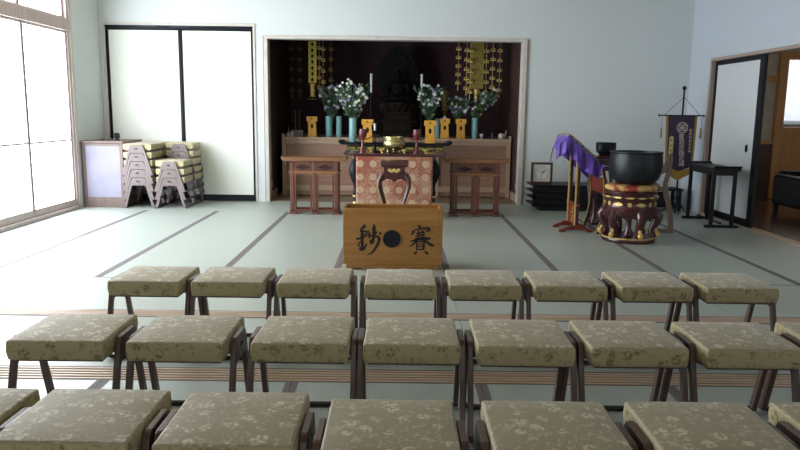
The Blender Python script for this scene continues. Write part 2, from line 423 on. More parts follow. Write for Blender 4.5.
t = MB(); t.box(1.765, 1.79, YB-.012, YB+.0, 0, 2.30); t.box(-1.90, -1.886, YB-.01, YB, 0, 2.31)
struct('trim_5', t, M['frame_wood'])

# ---- black-framed sliding panels in the back wall
def fusuma(name, x0, x1, y, zt, pull_x):
    pm = MB(); pm.box(x0+.035, x1-.035, y-.012, y+.012, .09, zt-.03)
    o = struct(name, pm, M['fusuma'])
    fr = MB(); fr.box(x0, x0+.035, y-.018, y+.018, 0.004, zt); fr.box(x1-.035, x1, y-.018, y+.018, .004, zt)
    fr.box(x0+.035, x1-.035, y-.018, y+.018, .004, .09); fr.box(x0+.035, x1-.035, y-.018, y+.018, zt-.03, zt)
    fr.build('panel_frame', M['lacq'], o, bevel=.003)
    return o
fusuma('door_1', -4.073, -3.04, YB+.03, 2.395, 0)
fusuma('door_2', -3.055, -2.037, YB+.062-.018, 2.395, 0)
t = MB(); t.box(-4.073, -2.037, YB, YB+.07, 2.396, 2.43); t.mi = 1
t.box(-3.62, -3.36, YB-.002, YB, 2.405, 2.422); t.box(-3.18, -2.9, YB-.002, YB, 2.405, 2.422)
struct('trim_6', t, [M['lacq'], M['gong']])

# ---- right wall with a wide doorway
R = MB()
R.box(XR, XR+.12, 9.31, YB+.14, 0, ZC); R.box(XR, XR+.12, 4.4, 9.31, 2.02, ZC); R.box(XR, XR+.12, -4.5, 4.4, 0, ZC)
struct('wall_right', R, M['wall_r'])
t = MB(); t.box(XR-.02, XR+.14, 9.27, 9.32, 0, 2.025); t.box(XR-.02, XR+.14, 4.4, 9.27, 1.985, 2.025); t.box(XR-.02, XR+.14, 4.36, 4.42, 0, 2.025)
struct('trim_7', t, M['frame_wood'], .003)
t = MB(); t.box(XR-.005, XR+.13, 4.42, 9.27, -.05, .012)
struct('trim_8', t, M['sill'], .003)
pm = MB(); xx = XR+.05
pm.box(xx-.012, xx+.012, 8.13, 9.21, .10, 1.93)
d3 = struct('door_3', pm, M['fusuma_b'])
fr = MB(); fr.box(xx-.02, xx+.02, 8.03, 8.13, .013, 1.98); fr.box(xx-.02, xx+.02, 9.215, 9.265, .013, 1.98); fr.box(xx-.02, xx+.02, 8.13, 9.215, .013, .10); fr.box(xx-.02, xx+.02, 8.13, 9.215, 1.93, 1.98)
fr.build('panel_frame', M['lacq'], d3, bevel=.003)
h = MB(); h.prism([circle(0, 0, .022, .045)], .012, T((xx-.013, 8.275, .92), (0, 0, PI/2)))
hh = h.build('door_pull', M['lacq'], d3); hh['label'] = 'oval black finger pull'

# ---- left wall with the tall paper windows
Lw = MB()
Lw.box(XL-.14, XL, 9.15, YB+.14, 0, ZC); Lw.box(XL-.14, XL, -4.5, 9.15, 3.0, ZC); Lw.box(XL-.14, XL, -4.5, 2.77, 0, 3.0)
struct('wall_left', Lw, M['wall'])
t = MB(); t.box(XL-.12, XL+.012, 9.085, 9.15, .0, 3.0)
struct('trim_9', t, M['trim_white'], .003)
t = MB()
t.box(XL-.1, XL+.02, 2.77, 9.085, 2.24, 2.385)        # transom beam
t.box(XL-.1, XL+.02, 2.77, 9.085, -.04, .045)         # bottom rail
t.box(XL-.1, XL+.0, 9.04, 9.085, .045, 2.24); t.box(XL-.1, XL+.0, 9.04, 9.085, 2.385, 3.0)
struct('trim_10', t, M['sash'], .004)
M['paper'] = emis('window_paper', (.90, .95, 1.0), 11.)
def window_sash(name, y0, y1, z0, z1, off, mid=None, rows=3, cols=4):
    x = XL-.055+off
    g = MB(); g.box(x-.004, x+.002, y0+.03, y1-.03, z0+.03, z1-.02)
    o = struct(name, g, M['paper'])
    fr = MB()
    fr.box(x-.015, x+.015, y0, y0+.035, z0, z1); fr.box(x-.015, x+.015, y1-.035, y1, z0, z1)
    fr.box(x-.015, x+.015, y0+.035, y1-.035, z0, z0+(.085 if z0 < 1 else .03)); fr.box(x-.015, x+.015, y0+.035, y1-.035, z1-.03, z1)
    if mid: fr.box(x-.013, x+.013, y0+.035, y1-.035, mid-.012, mid+.012)
    fr.build('window_frame', M['sash'], o, bevel=.002)
    k = MB()
    for i in range(1, cols): k.box(x+.002, x+.008, y0+(y1-y0)*i/cols-.003, y0+(y1-y0)*i/cols+.003, z0+.03, z1-.02)
    zz = z0+.3
    while zz < z1-.1:
        if rows: k.box(x+.002, x+.0075, y0+.03, y1-.03, zz-.0025, zz+.0025)
        zz += .3
    k.build('lattice', M['kumiko'], o)
    return o
n = 1; y1 = 9.04
while y1 > 3.9:
    window_sash('window_%d' % n, y1-1.06, y1, .045, 2.24, .022 if n % 2 else -.012, mid=.89); n += 1
    window_sash('window_%d' % n, y1-1.06, y1, 2.385, 2.99, .0, rows=0); n += 1
    y1 -= 1.045

# ---- alcove (the altar recess)
a = MB()
a.box(-1.98, -1.86, YB+.14, 12.3, 0, 2.75); struct('wall_alcove_left', a, M['alc_side'])
a = MB(); a.box(1.728, 1.85, YB+.14, 12.3, 0, 2.75); struct('wall_alcove_right', a, M['alc_side'])
a = MB(); a.box(-1.98, 1.85, 12.2, 12.32, 0, 2.75); struct('wall_alcove_back', a, M['burg'])
a = MB(); a.box(-1.98, 1.85, YB+.14, 12.3, 2.7, 2.76); struct('ceiling_alcove', a, M['burg'])
a = MB(); a.box(-1.86, 1.728, YB+.02, 12.3, -.05, .006); struct('floor_alcove', a, M['alc_floor'])
a = MB(); a.box(-1.86, -1.845, YB+.16, 10.7, 0, .12); a.box(1.713, 1.728, YB+.16, 10.7, 0, .12); struct('baseboard_alcove', a, M['counter'])
for x, s in ((-1.86, 1), (1.728, -1)):
    q = MB(); q.box(x, x+s*.006, 10.26, 10.31, .18, .28); q.mi = 1; q.box(x+s*.006, x+s*.008, 10.275, 10.295, .21, .25)
    o = q.build('wall_socket', [M['tray_white'], M['steel']], bevel=.001)
    tag(o, 'white socket plate low on the %s side wall of the altar recess' % ('left' if s > 0 else 'right'), 'wall socket')

# ---- corridor room beyond the doorway
r = MB(); r.box(XR+.12, 8.4, 3.5, 11.4, -.06, -.004); struct('floor_corridor', r, M['corr_floor'])
r = MB(); r.box(XR+.12, 8.4, 3.5, 11.4, 2.6, 2.66); struct('ceiling_corridor', r, M['corr_wall'])
r = MB()
r.box(XR+.12, 5.95, 11.2, 11.3, .8, 2.6); r.box(7.6, 8.4, 11.2, 11.3, .98, 2.6); r.box(5.95, 7.6, 11.2, 11.3, 2.2, 2.6)
struct('wall_corridor_end', r, M['corr_wall'])
r = MB(); r.box(8.4, 8.5, 3.5, 11.3, 0, 2.6); struct('wall_corridor_right', r, M['corr_wall'])
r = MB(); r.box(XR+.12, 5.95, 11.16, 11.3, -.06, .86); struct('baseboard_corridor', r, M['redwood'])
r = MB(); r.box(5.95, 8.4, 11.15, 11.3, -.06, 1.08); struct('trim_11', r, M['warmwood'])
r = MB()
r.box(5.90, 6.03, 11.12, 11.3, .0, 2.30); r.box(6.03, 7.6, 11.12, 11.3, 1.02, 1.13); r.box(6.03, 7.6, 11.12, 11.3, 2.17, 2.30); r.box(7.5, 7.6, 11.12, 11.3, 1.13, 2.17)
r.box(XR+.12, 5.90, 11.15, 11.2, 1.83, 1.92); r.box(XR+.12, 5.90, 11.14, 11.2, .86, .93)
struct('trim_12', r, M['warmwood'], .004)
gl, nt, p = new_mat('corridor_glass')
_t = nt.nodes.new('ShaderNodeBsdfTransparent'); _g = nt.nodes.new('ShaderNodeBsdfGlossy'); _g.inputs['Roughness'].default_value = .03
_m = nt.nodes.new('ShaderNodeMixShader'); _m.inputs[0].default_value = .08
nt.links.new(_t.outputs[0], _m.inputs[1]); nt.links.new(_g.outputs[0], _m.inputs[2]); nt.links.new(_m.outputs[0], nt.nodes['Material Output'].inputs[0])
M['glass'] = gl
r = MB(); r.box(6.03, 7.5, 11.2, 11.206, 1.13, 2.17)
wc = struct('window_40', r, M['glass'])
# neighbouring house seen through that window
h = empty('neighbouring_house', (8.6, 17.0, 0), 0, 'pale neighbouring house with grey roofs seen through the corridor window', 'building')
q = MB(); q.box(-3, 4, 0, 3, -1, 1.75); q.build('house_wall', M['sheng'], h)
q = MB(); q.prism([[(-3.4, 1.2), (4.4, 1.2), (4.4, 1.3), (-1.0, 2.1), (-3.4, 1.4)]], -.8, T((0, 0, 0))); q.build('roof', M['roof'], h)
q = MB(); q.prism([[(-3.4, 1.75), (4.4, 1.75), (3.2, 2.7), (-.3, 2.7)]], 3.2, T((0, -.1, 0))); q.build('roof', M['roof'], h)
for xa, xb in ((-2.2, -1.2), (0, 1.6)): q = MB(); q.box(xa, xb, -.05, 0, .4, 1.1); q.build('window', M['gong'], h)
al = bpy.data.lights.new('house_fill_light', 'AREA'); al.energy = 900; al.size = 4; al.size_y = 2; al.shape = 'RECTANGLE'; al.color = (.95, .98, 1)  # added lamp that brightens the house, no real lamp stands there
ao = bpy.data.objects.new('house_fill_light', al); COL.objects.link(ao); ao.location = (9, 12.4, 4.6); ao.rotation_euler = (math.radians(62), 0, 0)

# ================================================================== STOOLS
def stool_proto(frame_mat):
    root = empty('stool', (0, 0, 0))
    s = MB()
    hx, hy, z0, z1 = .187, .185, .338, .422
    nx = 8
    # cushion: rounded box with a gentle crown
    def top(u, v):
        x = (u*2-1); y = (v*2-1)
        cr = .008*(1-x**4)*(1-y**4)
        return (x*hx, y*hy, z1-.006+cr)
    g = [[s.bm.verts.new(top(i/nx, j/nx)) for j in range(nx+1)] for i in range(nx+1)]
    for i in range(nx):
        for j in range(nx): s.bm.faces.new((g[i][j], g[i+1][j], g[i+1][j+1], g[i][j+1]))
    rim = [g[i][0] for i in range(nx)]+[g[nx][j] for j in range(nx)]+[g[i][nx] for i in range(nx, 0, -1)]+[g[0][j] for j in range(nx, 0, -1)]
    low = [s.bm.verts.new((v.co.x*.985, v.co.y*.985, z0)) for v in rim]
    mid = [s.bm.verts.new((v.co.x*1.012, v.co.y*1.012, (z0+z1)/2-.005)) for v in rim]
    for A, B in ((rim, mid), (mid, low)):
        for i in range(len(A)):
            j = (i+1) % len(A); s.bm.faces.new((A[j], A[i], B[i], B[j]))
    s.bm.faces.new(low)
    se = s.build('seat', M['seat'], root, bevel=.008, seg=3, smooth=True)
    p_ = MB(); p_.box(-.17, .17, -.16, .16, .327, .338); p_.box(-.19, .19, -.03, .03, .318, .329)
    p_.build('seat_board', frame_mat, root)
    for sx in (-1, 1):
        a = MB()
        H1 = .402; sl = (.205-.085)/H1
        outer = [(-.205, .012), (-.085-.006, H1-.02), (-.078, H1-.004), (-.068, H1), (.068, H1), (.078, H1-.004), (.085+.006, H1-.02), (.205, .012), (.168, .012),
                 (.168-(.300-.012)*sl+.008, .288), (.168-(.300-.012)*sl-.004, .300), (-(.168-(.300-.012)*sl-.004), .300), (-(.168-(.300-.012)*sl+.008), .288), (-.168, .012)]
        slot = [(-.018, .347), (.018, .347), (.022, .352), (.022, .358), (.018, .363), (-.018, .363), (-.022, .358), (-.022, .352)]
        x = sx*.204
        a.prism([outer, slot], .022, T((x+.011, 0, 0), (0, 0, PI/2)))
        a.build('side_frame', frame_mat, root, bevel=.003)
    for sy in (-1, 1):
        t_ = MB(); r_ = .011; y = sy*.19; c_ = .03
        pts = [(-.203, y*.985, .055), (-.203, y, .04)]
        for k in range(1, 6): an = PI/2*k/5; pts.append((-.203+c_*(1-math.cos(an)), y, .011+c_*(1-math.sin(an))))
        pts += [(-p[0], p[1], p[2]) for p in pts[::-1]]
        t_.tube(pts, r_, 8); t_.build('floor_bar', M['bar'], root, smooth=True)
    return root

ordn = ['first', 'second', 'third', 'fourth', 'fifth', 'sixth', 'seventh', 'eighth']
sp = stool_proto(M['stframe'])
rows = [(3.725, [-1.312, -.882, -.437, .017, .458, .905, 1.352, 1.795], 'far', 'row of eight nearest the offering box'),
        (2.765, [-1.312, -.850, -.372, .060, .500, .936, 1.380, 1.835], 'middle', 'middle row of stools'),
        (1.885, [-1.325, -.905, -.462, -.012, .453, .902, 1.362], 'near', 'nearest row, cut by the bottom of the picture')]
first = True
for y, xs_, nm, desc in rows:
    for i, x in enumerate(xs_):
        o = sp if first else copy_tree(sp); first = False
        dy = random.uniform(-.008, .008)
        if nm == 'near': dy = (.06, .06, .05, .005, .005, .012, .02)[i]
        o.location = (x, y+dy, 0); o.rotation_euler = (0, 0, math.radians(random.uniform(-.7, .7)))
        side = 'from the left' if i < 4 else 'from the right'
        k = i if i < 4 else len(xs_)-1-i
        rowd = {'far': 'row just before the offering box', 'middle': 'middle row', 'near': 'nearest row'}[nm]
        tag(o, 'beige floral seat stool, %s %s in the %s' % (ordn[k], side, rowd), 'stool', 'beige floral stools set out in rows on the tatami')
sq = stool_proto(M['stframe_lit'])
firstq = True
stacks = [(-3.395, 9.36, 5, 'stack beside the cabinet', 0), (-2.985, 9.36, 3, 'low stack of three', 0),
          (-3.405, 9.785, 5, 'stack behind the left one', 0), (-2.975, 9.785, 5, 'tall stack behind the stack of three', 0)]
pos = {5: ['lowest', 'second from the bottom', 'middle one', 'second from the top', 'topmost'], 3: ['lowest', 'middle one', 'topmost']}
for x, y, n_, d, rz in stacks:
    for k in range(n_):
        o = sq if firstq else copy_tree(sq); firstq = False
        o.location = (x-.002*k, y, .106*k); o.rotation_euler = (0, 0, PI/2)
        tag(o, 'stacked beige stool, %s of the %s' % (pos[n_][k], d), 'stool', 'stools stacked by the back wall')

# ================================================================== LEFT CABINET
cb = empty('cabinet', (-3.868, 9.2, 0), 0, 'low brown wooden cabinet with pale paper front by the window', 'cabinet')
q = MB(); q.box(-.265, -.24, 0, .66, 0, .845); q.box(.24, .265, 0, .66, 0, .845); q.box(-.24, .24, .64, .66, 0, .845); q.box(-.24, .24, .0, .64, 0, .04)
q.build('body', M['cabw'], cb, bevel=.003)
q = MB(); q.box(-.28, .28, -.012, .68, .845, .87); q.build('top', M['cabw'], cb, bevel=.004)
d = MB(); d.box(-.24, -.225, .004, .03, .04, .84); d.box(.222, .24, .004, .03, .04, .84); d.box(-.225, .222, .004, .03, .04, .135); d.box(-.225, .222, .004, .03, .805, .84)
dd = d.build('door', M['cabw'], cb, bevel=.002)
q = MB(); q.box(-.225, .222, .012, .022, .135, .805); q.build('paper_panel', M['cabp'], dd)
orn = empty('ornament', (-3.775, 9.48, .87), 0, 'small black four-lobed ornament on top of the brown cabinet', 'ornament')
q = MB(); q.lathe([(.0, 0), (.035, 0), (.035, .012), (.012, .02), (.01, .035), (0, .035)], seg=16); q.build('base', M['lacq_dull'], orn, smooth=True)
q = MB()
for k in range(4):
    an = PI/4+k*PI/2; q.ball((.022*math.cos(an), 0, .062+.022*math.sin(an)), .024, (1, .6, 1), 12, 8)
q.ball((0, -.006, .062), .014, (1, 1, 1), 10, 8); q.build('lobes', M['lacq_dull'], orn, smooth=True)

# ================================================================== OFFERING BOX
bx = empty('offering_box', (-.041, 5.70, 0), 0, 'large wooden offering box with black brush characters and round dark crest', 'offering box')
hw = .41
q = MB(); q.box(-hw, hw, 0, .022, .045, .513); q.build('front_board', M['boxw'], bx, bevel=.003)
q = MB(); q.box(-hw, hw, .278, .30, .045, .513); q.build('back_board', M['boxw'], bx, bevel=.003)
for s in (-1, 1):
    q = MB(); q.box(s*hw, s*(hw-.022), .022, .278, .045, .513); q.build('side_board', M['boxw'], bx, bevel=.002)
q = MB(); q.box(-hw+.022, hw-.022, .022, .278, .40, .41)
for i in range(2): q.box(-hw+.022, hw-.022, .1+i*.08, .118+i*.08, .41, .43)
q.build('slatted_lid', M['boxi'], bx)
q = MB()
def scal(n_, w_, x0):
    pts = [(x0, .05), (x0, 0)]
    for i in range(n_):
        a0 = x0+w_*i/n_
        for t_ in (0.12, .2, .35, .5, .65, .8, .88): pts.append((a0+w_/n_*t_, .012*math.sin(PI*(t_-.12)/.76)))
    pts += [(x0+w_, 0), (x0+w_, .05)]
    return pts
q.prism([scal(4, 2*hw-.05, -hw+.025)], .02, T((0, .006, 0))); q.prism([scal(4, 2*hw-.05, -hw+.025)], .02, T((0, .27, 0)))
q.box(-hw+.025, -hw+.045, .026, .27, 0, .05); q.box(hw-.045, hw-.025, .026, .27, 0, .05)
q.build('plinth', M['boxw'], bx)
q = MB(); q.prism([circle(-.008+.0, .262, .073, .073, 40)], -.008, T((0, 0, 0)))
e_ = q.build('crest', M['lacq_dull'], bx, bevel=.002); e_['label'] = 'round dark crest'
q = MB()
for s in (-1, 1):
    for z in (.09, .15, .22, .29, .36, .43, .48): q.prism([circle(s*(hw-.028), z, .004, .004, 8)], -.002)
q.build('nails', M['hole'], bx)
# brush strokes. coordinates in picture-like units (right, down), 1 unit = .000728 m
U_ = .00819/11.25
def brush(strokes, ox, oz, name):
    """each stroke: list of (x, y, width)"""
    mb = MB()
    for st in strokes:
        P = []
        n_ = len(st)
        for i in range(n_-1):       # catmull-rom
            p0, p1, p2, p3 = st[max(i-1, 0)], st[i], st[i+1], st[min(i+2, n_-1)]
            for k in range(6):
                t_ = k/6.
                P.append(tuple(.5*((2*p1[c])+(-p0[c]+p2[c])*t_+(2*p0[c]-5*p1[c]+4*p2[c]-p3[c])*t_*t_+(-p0[c]+3*p1[c]-3*p2[c]+p3[c])*t_**3) for c in range(3)))
        P.append(st[-1])
        lft, rgt = [], []
        for i, (x, y, w_) in enumerate(P):
            xa, ya, _ = P[max(i-1, 0)]; xb, yb, _ = P[min(i+1, len(P)-1)]
            dx, dy = xb-xa, yb-ya; l = math.hypot(dx, dy) or 1; nx_, ny_ = -dy/l, dx/l
            lft.append((x+nx_*w_*.58, y+ny_*w_*.58)); rgt.append((x-nx_*w_*.58, y-ny_*w_*.58))
        v = lambda p: mb.bm.verts.new((ox+p[0]*U_, -.0015, oz-p[1]*U_))
        A = [v(p) for p in lft]; B = [v(p) for p in rgt]
        for i in range(len(A)-1):
            try: mb.bm.faces.new((A[i], A[i+1], B[i+1], B[i]))
            except Exception: pass
        for cx_, cy_, w_ in (st[0], st[-1]):
            ce = [mb.bm.verts.new((ox+(cx_+w_/2*math.cos(2*PI*k/12))*U_, -.0013, oz-(cy_+w_/2*math.sin(2*PI*k/12))*U_)) for k in range(12)]
            mb.bm.faces.new(ce)
    return mb.build(name, M['ink'], bx, recalc=False)
sai = [[(140, 55, 14), (160, 75, 26), (158, 88, 20)],
       [(105, 105, 12), (85, 135, 26), (70, 160, 16)],
       [(105, 108, 10), (150, 98, 16), (215, 88, 22), (262, 92, 30), (258, 112, 26), (232, 128, 8)],
       [(120, 150, 12), (165, 138, 14), (215, 132, 14)],
       [(115, 180, 12), (165, 168, 14), (215, 160, 14)],
       [(108, 210, 12), (165, 198, 15), (225, 192, 14)],
       [(150, 120, 14), (148, 160, 16), (140, 205, 14)],
       [(190, 115, 14), (192, 160, 16), (195, 200, 14)],
       [(62, 240, 16), (120, 225, 20), (200, 212, 22), (262, 205, 26), (280, 210, 16)],
       [(135, 215, 22), (105, 255, 20), (70, 285, 12), (45, 298, 5)],
       [(205, 215, 20), (245, 248, 26), (285, 275, 30), (315, 285, 22)],
       [(125, 250, 14), (128, 290, 15), (130, 335, 14)],
       [(128, 252, 12), (165, 244, 13), (208, 240, 18), (208, 285, 22), (205, 330, 24)],
       [(132, 280, 9), (165, 274, 11), (200, 270, 10)],
       [(132, 305, 9), (165, 300, 11), (200, 297, 10)],
       [(130, 335, 12), (165, 332, 14), (205, 326, 12)],
       [(130, 360, 14), (112, 375, 28), (96, 378, 12)],
       [(222, 355, 14), (242, 372, 28), (258, 382, 16)]]
zen = [[(128, 55, 14), (130, 75, 34), (105, 95, 22), (85, 125, 14)],
       [(85, 135, 8), (115, 135, 18), (155, 130, 16), (160, 150, 16), (130, 170, 14), (108, 178, 10)],
       [(105, 110, 18), (105, 170, 30), (108, 230, 30), (108, 300, 26), (95, 330, 20)],
       [(45, 220, 20), (70, 215, 22), (110, 200, 16), (175, 175, 14), (190, 150, 16)],
       [(108, 245, 14), (75, 262, 14), (65, 290, 14), (80, 312, 12)],
       [(158, 270, 10), (148, 300, 20), (118, 335, 32), (85, 338, 32)],
       [(178, 130, 14), (190, 160, 20), (188, 200, 16), (175, 208, 8)],
       [(188, 190, 12), (220, 178, 14), (262, 165, 12)],
       [(245, 50, 12), (240, 90, 34), (240, 140, 30), (235, 200, 28), (225, 250, 32), (208, 262, 26), (200, 240, 18), (222, 225, 12)],
       [(215, 150, 8), (270, 135, 14), (262, 150, 16)],
       [(308, 145, 18), (312, 155, 24), (305, 160, 14)],
       [(245, 195, 14), (285, 190, 26), (300, 220, 30), (285, 275, 28), (250, 335, 24), (215, 378, 16), (175, 400, 8), (145, 412, 3)]]
# 賽 (right) at photo x 405-437; 銭 in cursive (left) at photo x 352-384; box front y=5.70
k1 = brush(sai, .065+.041, .4175, 'brush_character'); k1['label'] = 'black brush character on the right of the box'
k2 = brush(zen, -.371+.041, .4175, 'brush_character'); k2['label'] = 'black cursive brush character on the left of the box'

# ================================================================== TWO ROSEWOOD SIDE TABLES
def rosewood_table(cx, cy, w, label):
    o = empty('side_table', (cx, cy, 0), 0, label, 'table', 'rosewood side tables flanking the altar table')
    h = w/2; D = .13
    t_ = MB()
    pr = [(-h-.108, .70), (-h-.108, .735), (-h-.065, .72), (h+.065, .72), (h+.108, .735), (h+.108, .70), (h+.085, .672), (-h-.085, .672)]
    t_.prism([pr], 2*D+.05, T((0, -D-.025, 0))); t_.build('tabletop', M['rose_top'], o, bevel=.004)
    for x in (-h+.02, 0, h-.02):
        for y in (-D, D-.045):
            l = MB(); l.box(x-.022, x+.022, y, y+.045, .035, .668); l.build('leg', M['rose'], o, bevel=.004)
    # carved frieze with openings, rail under it
    for y in (-D+.008, D-.03):
        for x0, x1 in ((-h+.042, -.022), (.022, h-.042)):
            cx_ = (x0+x1)/2; hw_ = (x1-x0)/2-.035
            hole = []
            for i in range(28):
                an = 2*PI*i/28; rr = 1+.12*math.cos(4*an)
                hole.append((cx_+hw_*rr*math.cos(an)*.95, .595+.030*rr*math.sin(an)))
            f_ = MB(); f_.prism([[(x0, .545), (x1, .545), (x1, .668), (x0, .668)], hole], .014, T((0, y, 0)))
            f_.mi = 1; f_.box(x0+.02, x1-.02, y+.0145, y+.018, .56, .63)  # dark backing and bosses stand in for shade in the openings
            for i in range(4): f_.ball((x0+.07+(x1-x0-.14)*i/3, y+.014, .595+.008*(-1)**i), .015, (1.3, .4, .8), 8, 6)
            f_.build('carved_frieze', [M['rose'], M['burg']], o)
            g_ = MB()                                  # scalloped bracket
            pts = [(x0, .525), (x1, .525), (x1, .50)]
            for i in range(13):
                u = 1-i/12.; pts.append((x0+(x1-x0)*u, .495+.02*abs(math.sin(PI*u))**.5+(.006*math.cos(6*PI*u)-.006)))
            g_.prism([pts], .014, T((0, y, 0))); g_.build('apron', M['rose_top'], o)
    rl = MB(); rl.box(-h-.015, h+.015, -D-.006, D+.006, .523, .547); rl.build('rail', M['rose_top'], o, bevel=.003)
    bt = MB(); bt.box(-h, h, -D, -D+.05, .035, .06); bt.box(-h, h, D-.05, D, .035, .06)
    for x in (-h+.02, 0, h-.02): bt.box(x-.03, x+.03, -D, D, .035, .06)
    bt.build('floor_rail', M['rose'], o, bevel=.003)
    for x in (-h+.03, 0, h-.03):
        for y in (-D+.025, D-.025):
            ft = MB(); ft.frustum((.05, .03), (.035, .028), 0, .036, x, y); ft.build('foot', M['rose'], o, bevel=.003)
    # inner flanking posts
    for x0, x1 in ((-h+.042, -.022), (.022, h-.042)):
        for x in (x0+.018, x1-.018):
            pp = MB(); pp.box(x-.012, x+.012, -D+.006, -D+.024, .06, .50); pp.build('inner_post', M['rose'], o)
    return o
rosewood_table(-1.057, 8.92, .60, 'carved rosewood table left of the brocade-covered altar table')
rosewood_table(.968, 8.90, .60, 'carved rosewood table right of the brocade-covered altar table, towards the clock')

# ================================================================== FRONT ALTAR TABLE with brocade
at = empty('altar_table', (-.05, 8.75, 0), 0, 'long dark altar table behind the offering box, black bulging legs', 'table')
q = MB(); q.box(-.56, .56, -.24, .24, .765, .795); q.box(-.50, .50, -.22, .22, .72, .765); q.build('tabletop', M['maroon'], at, bevel=.006)
for s in (-1, 1):
    q = MB(); q.prism([[(s*.56, .765), (s*.60, .77), (s*.625, .80), (s*.60, .81), (s*.56, .795)]], .48, T((0, -.24, 0))); q.build('upturned_end', M['maroon'], at, bevel=.003)
    for y in (-.17, .17):
        q = MB()
        pr = [(.0, 0), (.05, 0), (.05, .03), (.03, .05), (.024, .1), (.035, .16), (.024, .2), (.024, .27), (.034, .29), (.034, .33), (.024, .35), (.03, .42), (.055, .47), (.078, .54), (.083, .59), (.07, .65), (.045, .70), (.035, .72), (0, .72)]
        q.lathe(pr, (s*.475, y, 0), 20); q.build('leg', M['lacq'], at, smooth=True)
        q = MB(); q.lathe([(.026, .255), (.037, .265), (.037, .275), (.026, .285)], (s*.475, y, 0), 20); q.lathe([(.03, .10), (.037, .15), (.037, .165), (.03, .2)], (s*.475, y, 0), 20); q.build('gold_ring', M['gold'], at, smooth=True)
cl = MB(); cl.grid(30, 8, lambda u, v: (-.515+.93*u, 8.492+.006*math.sin(u*22)*(1-v)-.0*v, .06+v*.70))
cl = cl.build('altar_cloth', M['altar_cloth'], None, smooth=True, solid=.003)
tag(cl, 'red and gold brocade cloth with round medallions hanging on the altar table', 'cloth')

def lotus_stick(x, y, z, flip, label):
    o = empty('lotus_candlestick', (x, y, z), 0, label, 'candlestick', 'red lotus candlesticks on the altar table')
    q = MB(); q.lathe([(0, 0), (.045, 0), (.042, .02), (.028, .04), (.018, .09), (.014, .15), (.018, .17), (0, .172)], seg=20); q.build('stem', M['red'], o, smooth=True)
    q = MB(); q.lathe([(0, .172), (.025, .178), (.044, .205), (.048, .25), (.043, .288), (.036, .288), (.038, .25), (0, .20)], seg=24, wave=lambda a, zz: .04*math.cos(6*a)); q.build('bud', M['red'], o, smooth=True)
    q = MB()
    for k in range(4):
        an = k*PI/2+.1; f_ = (1.0, .7, 1.0, .7)[k]
        q.tube([(0, 0, .168), (.04*f_*math.cos(an), .04*f_*math.sin(an), .165), (.085*f_*math.cos(an), .085*f_*math.sin(an), .18), (.13*f_*math.cos(an), .13*f_*math.sin(an), .225)], [.012, .016, .013, .003], 8, sx=.5)
    q.build('petals', M['red'], o, smooth=True)
    return o
lotus_stick(-.44, 8.62, .795, 0, 'dark red lotus-bud candlestick on the left of the altar table')
lotus_stick(.218, 8.62, .795, 1, 'dark red lotus-bud candlestick on the right of the altar table')
ib = empty('incense_burner', (-.06, 8.66, .795), 0, 'polished brass bowl-shaped incense burner with three feet', 'incense burner')
q = MB(); q.lathe([(0, .035), (.06, .037), (.10, .055), (.132, .09), (.138, .12), (.130, .15), (.120, .163), (.120, .175), (.134, .183), (.134, .197), (.118, .197), (.108, .17), (0, .15)], seg=40); q.build('bowl', M['brass'], ib, smooth=True)
for k in range(3):
    an = -PI/2+k*2*PI/3; c_, s_ = math.cos(an), math.sin(an)
    q = MB(); q.tube([(.07*c_, .07*s_, .07), (.085*c_, .085*s_, .04), (.078*c_, .078*s_, .018), (.088*c_, .088*s_, 0.006)], [.016, .017, .011, .015], 10); q.build('foot', M['brass'], ib, smooth=True)
for x, y, lb in ((-.20, 8.60, 'small gilt bowl just left of the brass burner'), (.07, 8.60, 'small gilt bowl just right of the brass burner'), (.335, 8.62, 'small gilt bowl near the right end of the altar table'), (-.34, 8.86, 'small gilt bowl behind the left lotus candlestick')):
    q = MB(); q.lathe([(0, 0), (.02, 0), (.015, .012), (.035, .03), (.04, .05), (.034, .05), (.028, .03), (0, .02)], seg=20)
    o = q.build('gilt_bowl', M['gold'], None, smooth=True, loc=(x, y, .795)); tag(o, lb, 'bowl', 'small gilt bowls on the altar table')
cs = empty('candlestick', (-.297, 8.74, .795), 0, 'slim black candlestick with a short white candle beside the brass burner', 'candlestick')
q = MB(); q.lathe([(0, 0), (.035, 0), (.03, .012), (.012, .02), (.009, .1), (.014, .11), (.009, .12), (.009, .25), (.025, .26), (.025, .268), (0, .268)], seg=20); q.build('stand', M['lacq'], cs, smooth=True)
q = MB(); q.lathe([(0, .268), (.013, .268), (.014, .36), (0, .363)], seg=14); q.build('candle', M['candle'], cs, smooth=True)
q = MB(); q.lathe([(.0, .352), (.05, .362), (.052, .367), (0, .366)], seg=20); q.build('rim_disc', M['lacq'], cs, smooth=True)

# ================================================================== SMALL RED STAND in front of the cloth
st = empty('incense_stand', (-.045, 7.62, 0), 0, 'small maroon lacquer stand with gilt ornament and curved legs before the brocade cloth', 'stand')
q = MB(); q.box(-.148, .148, -.13, .13, .725, .775); q.box(-.14, .14, -.12, .12, .71, .725); q.build('tabletop', M['maroon'], st, bevel=.006)
q = MB(); q.box(-.113, .113, -.10, .10, .635, .71); q.build('neck', M['maroon'], st, bevel=.004)
q = MB()
for k in range(5): q.ball((-.05+.025*k, -.103, .672+.006*(-1)**k), .018, (1, .3, 1.1), 10, 8)
q.build('gilt_ornament', M['gold'], st, smooth=True)
q = MB()
q.prism([[(-.12, .637), (.12, .637), (.155, .60), (.165, .55), (.13, .555), (.08, .585), (.03, .575), (0, .545), (-.03, .575), (-.08, .585), (-.13, .555), (-.165, .55), (-.155, .60)]], .02, T((0, -.125, 0)))
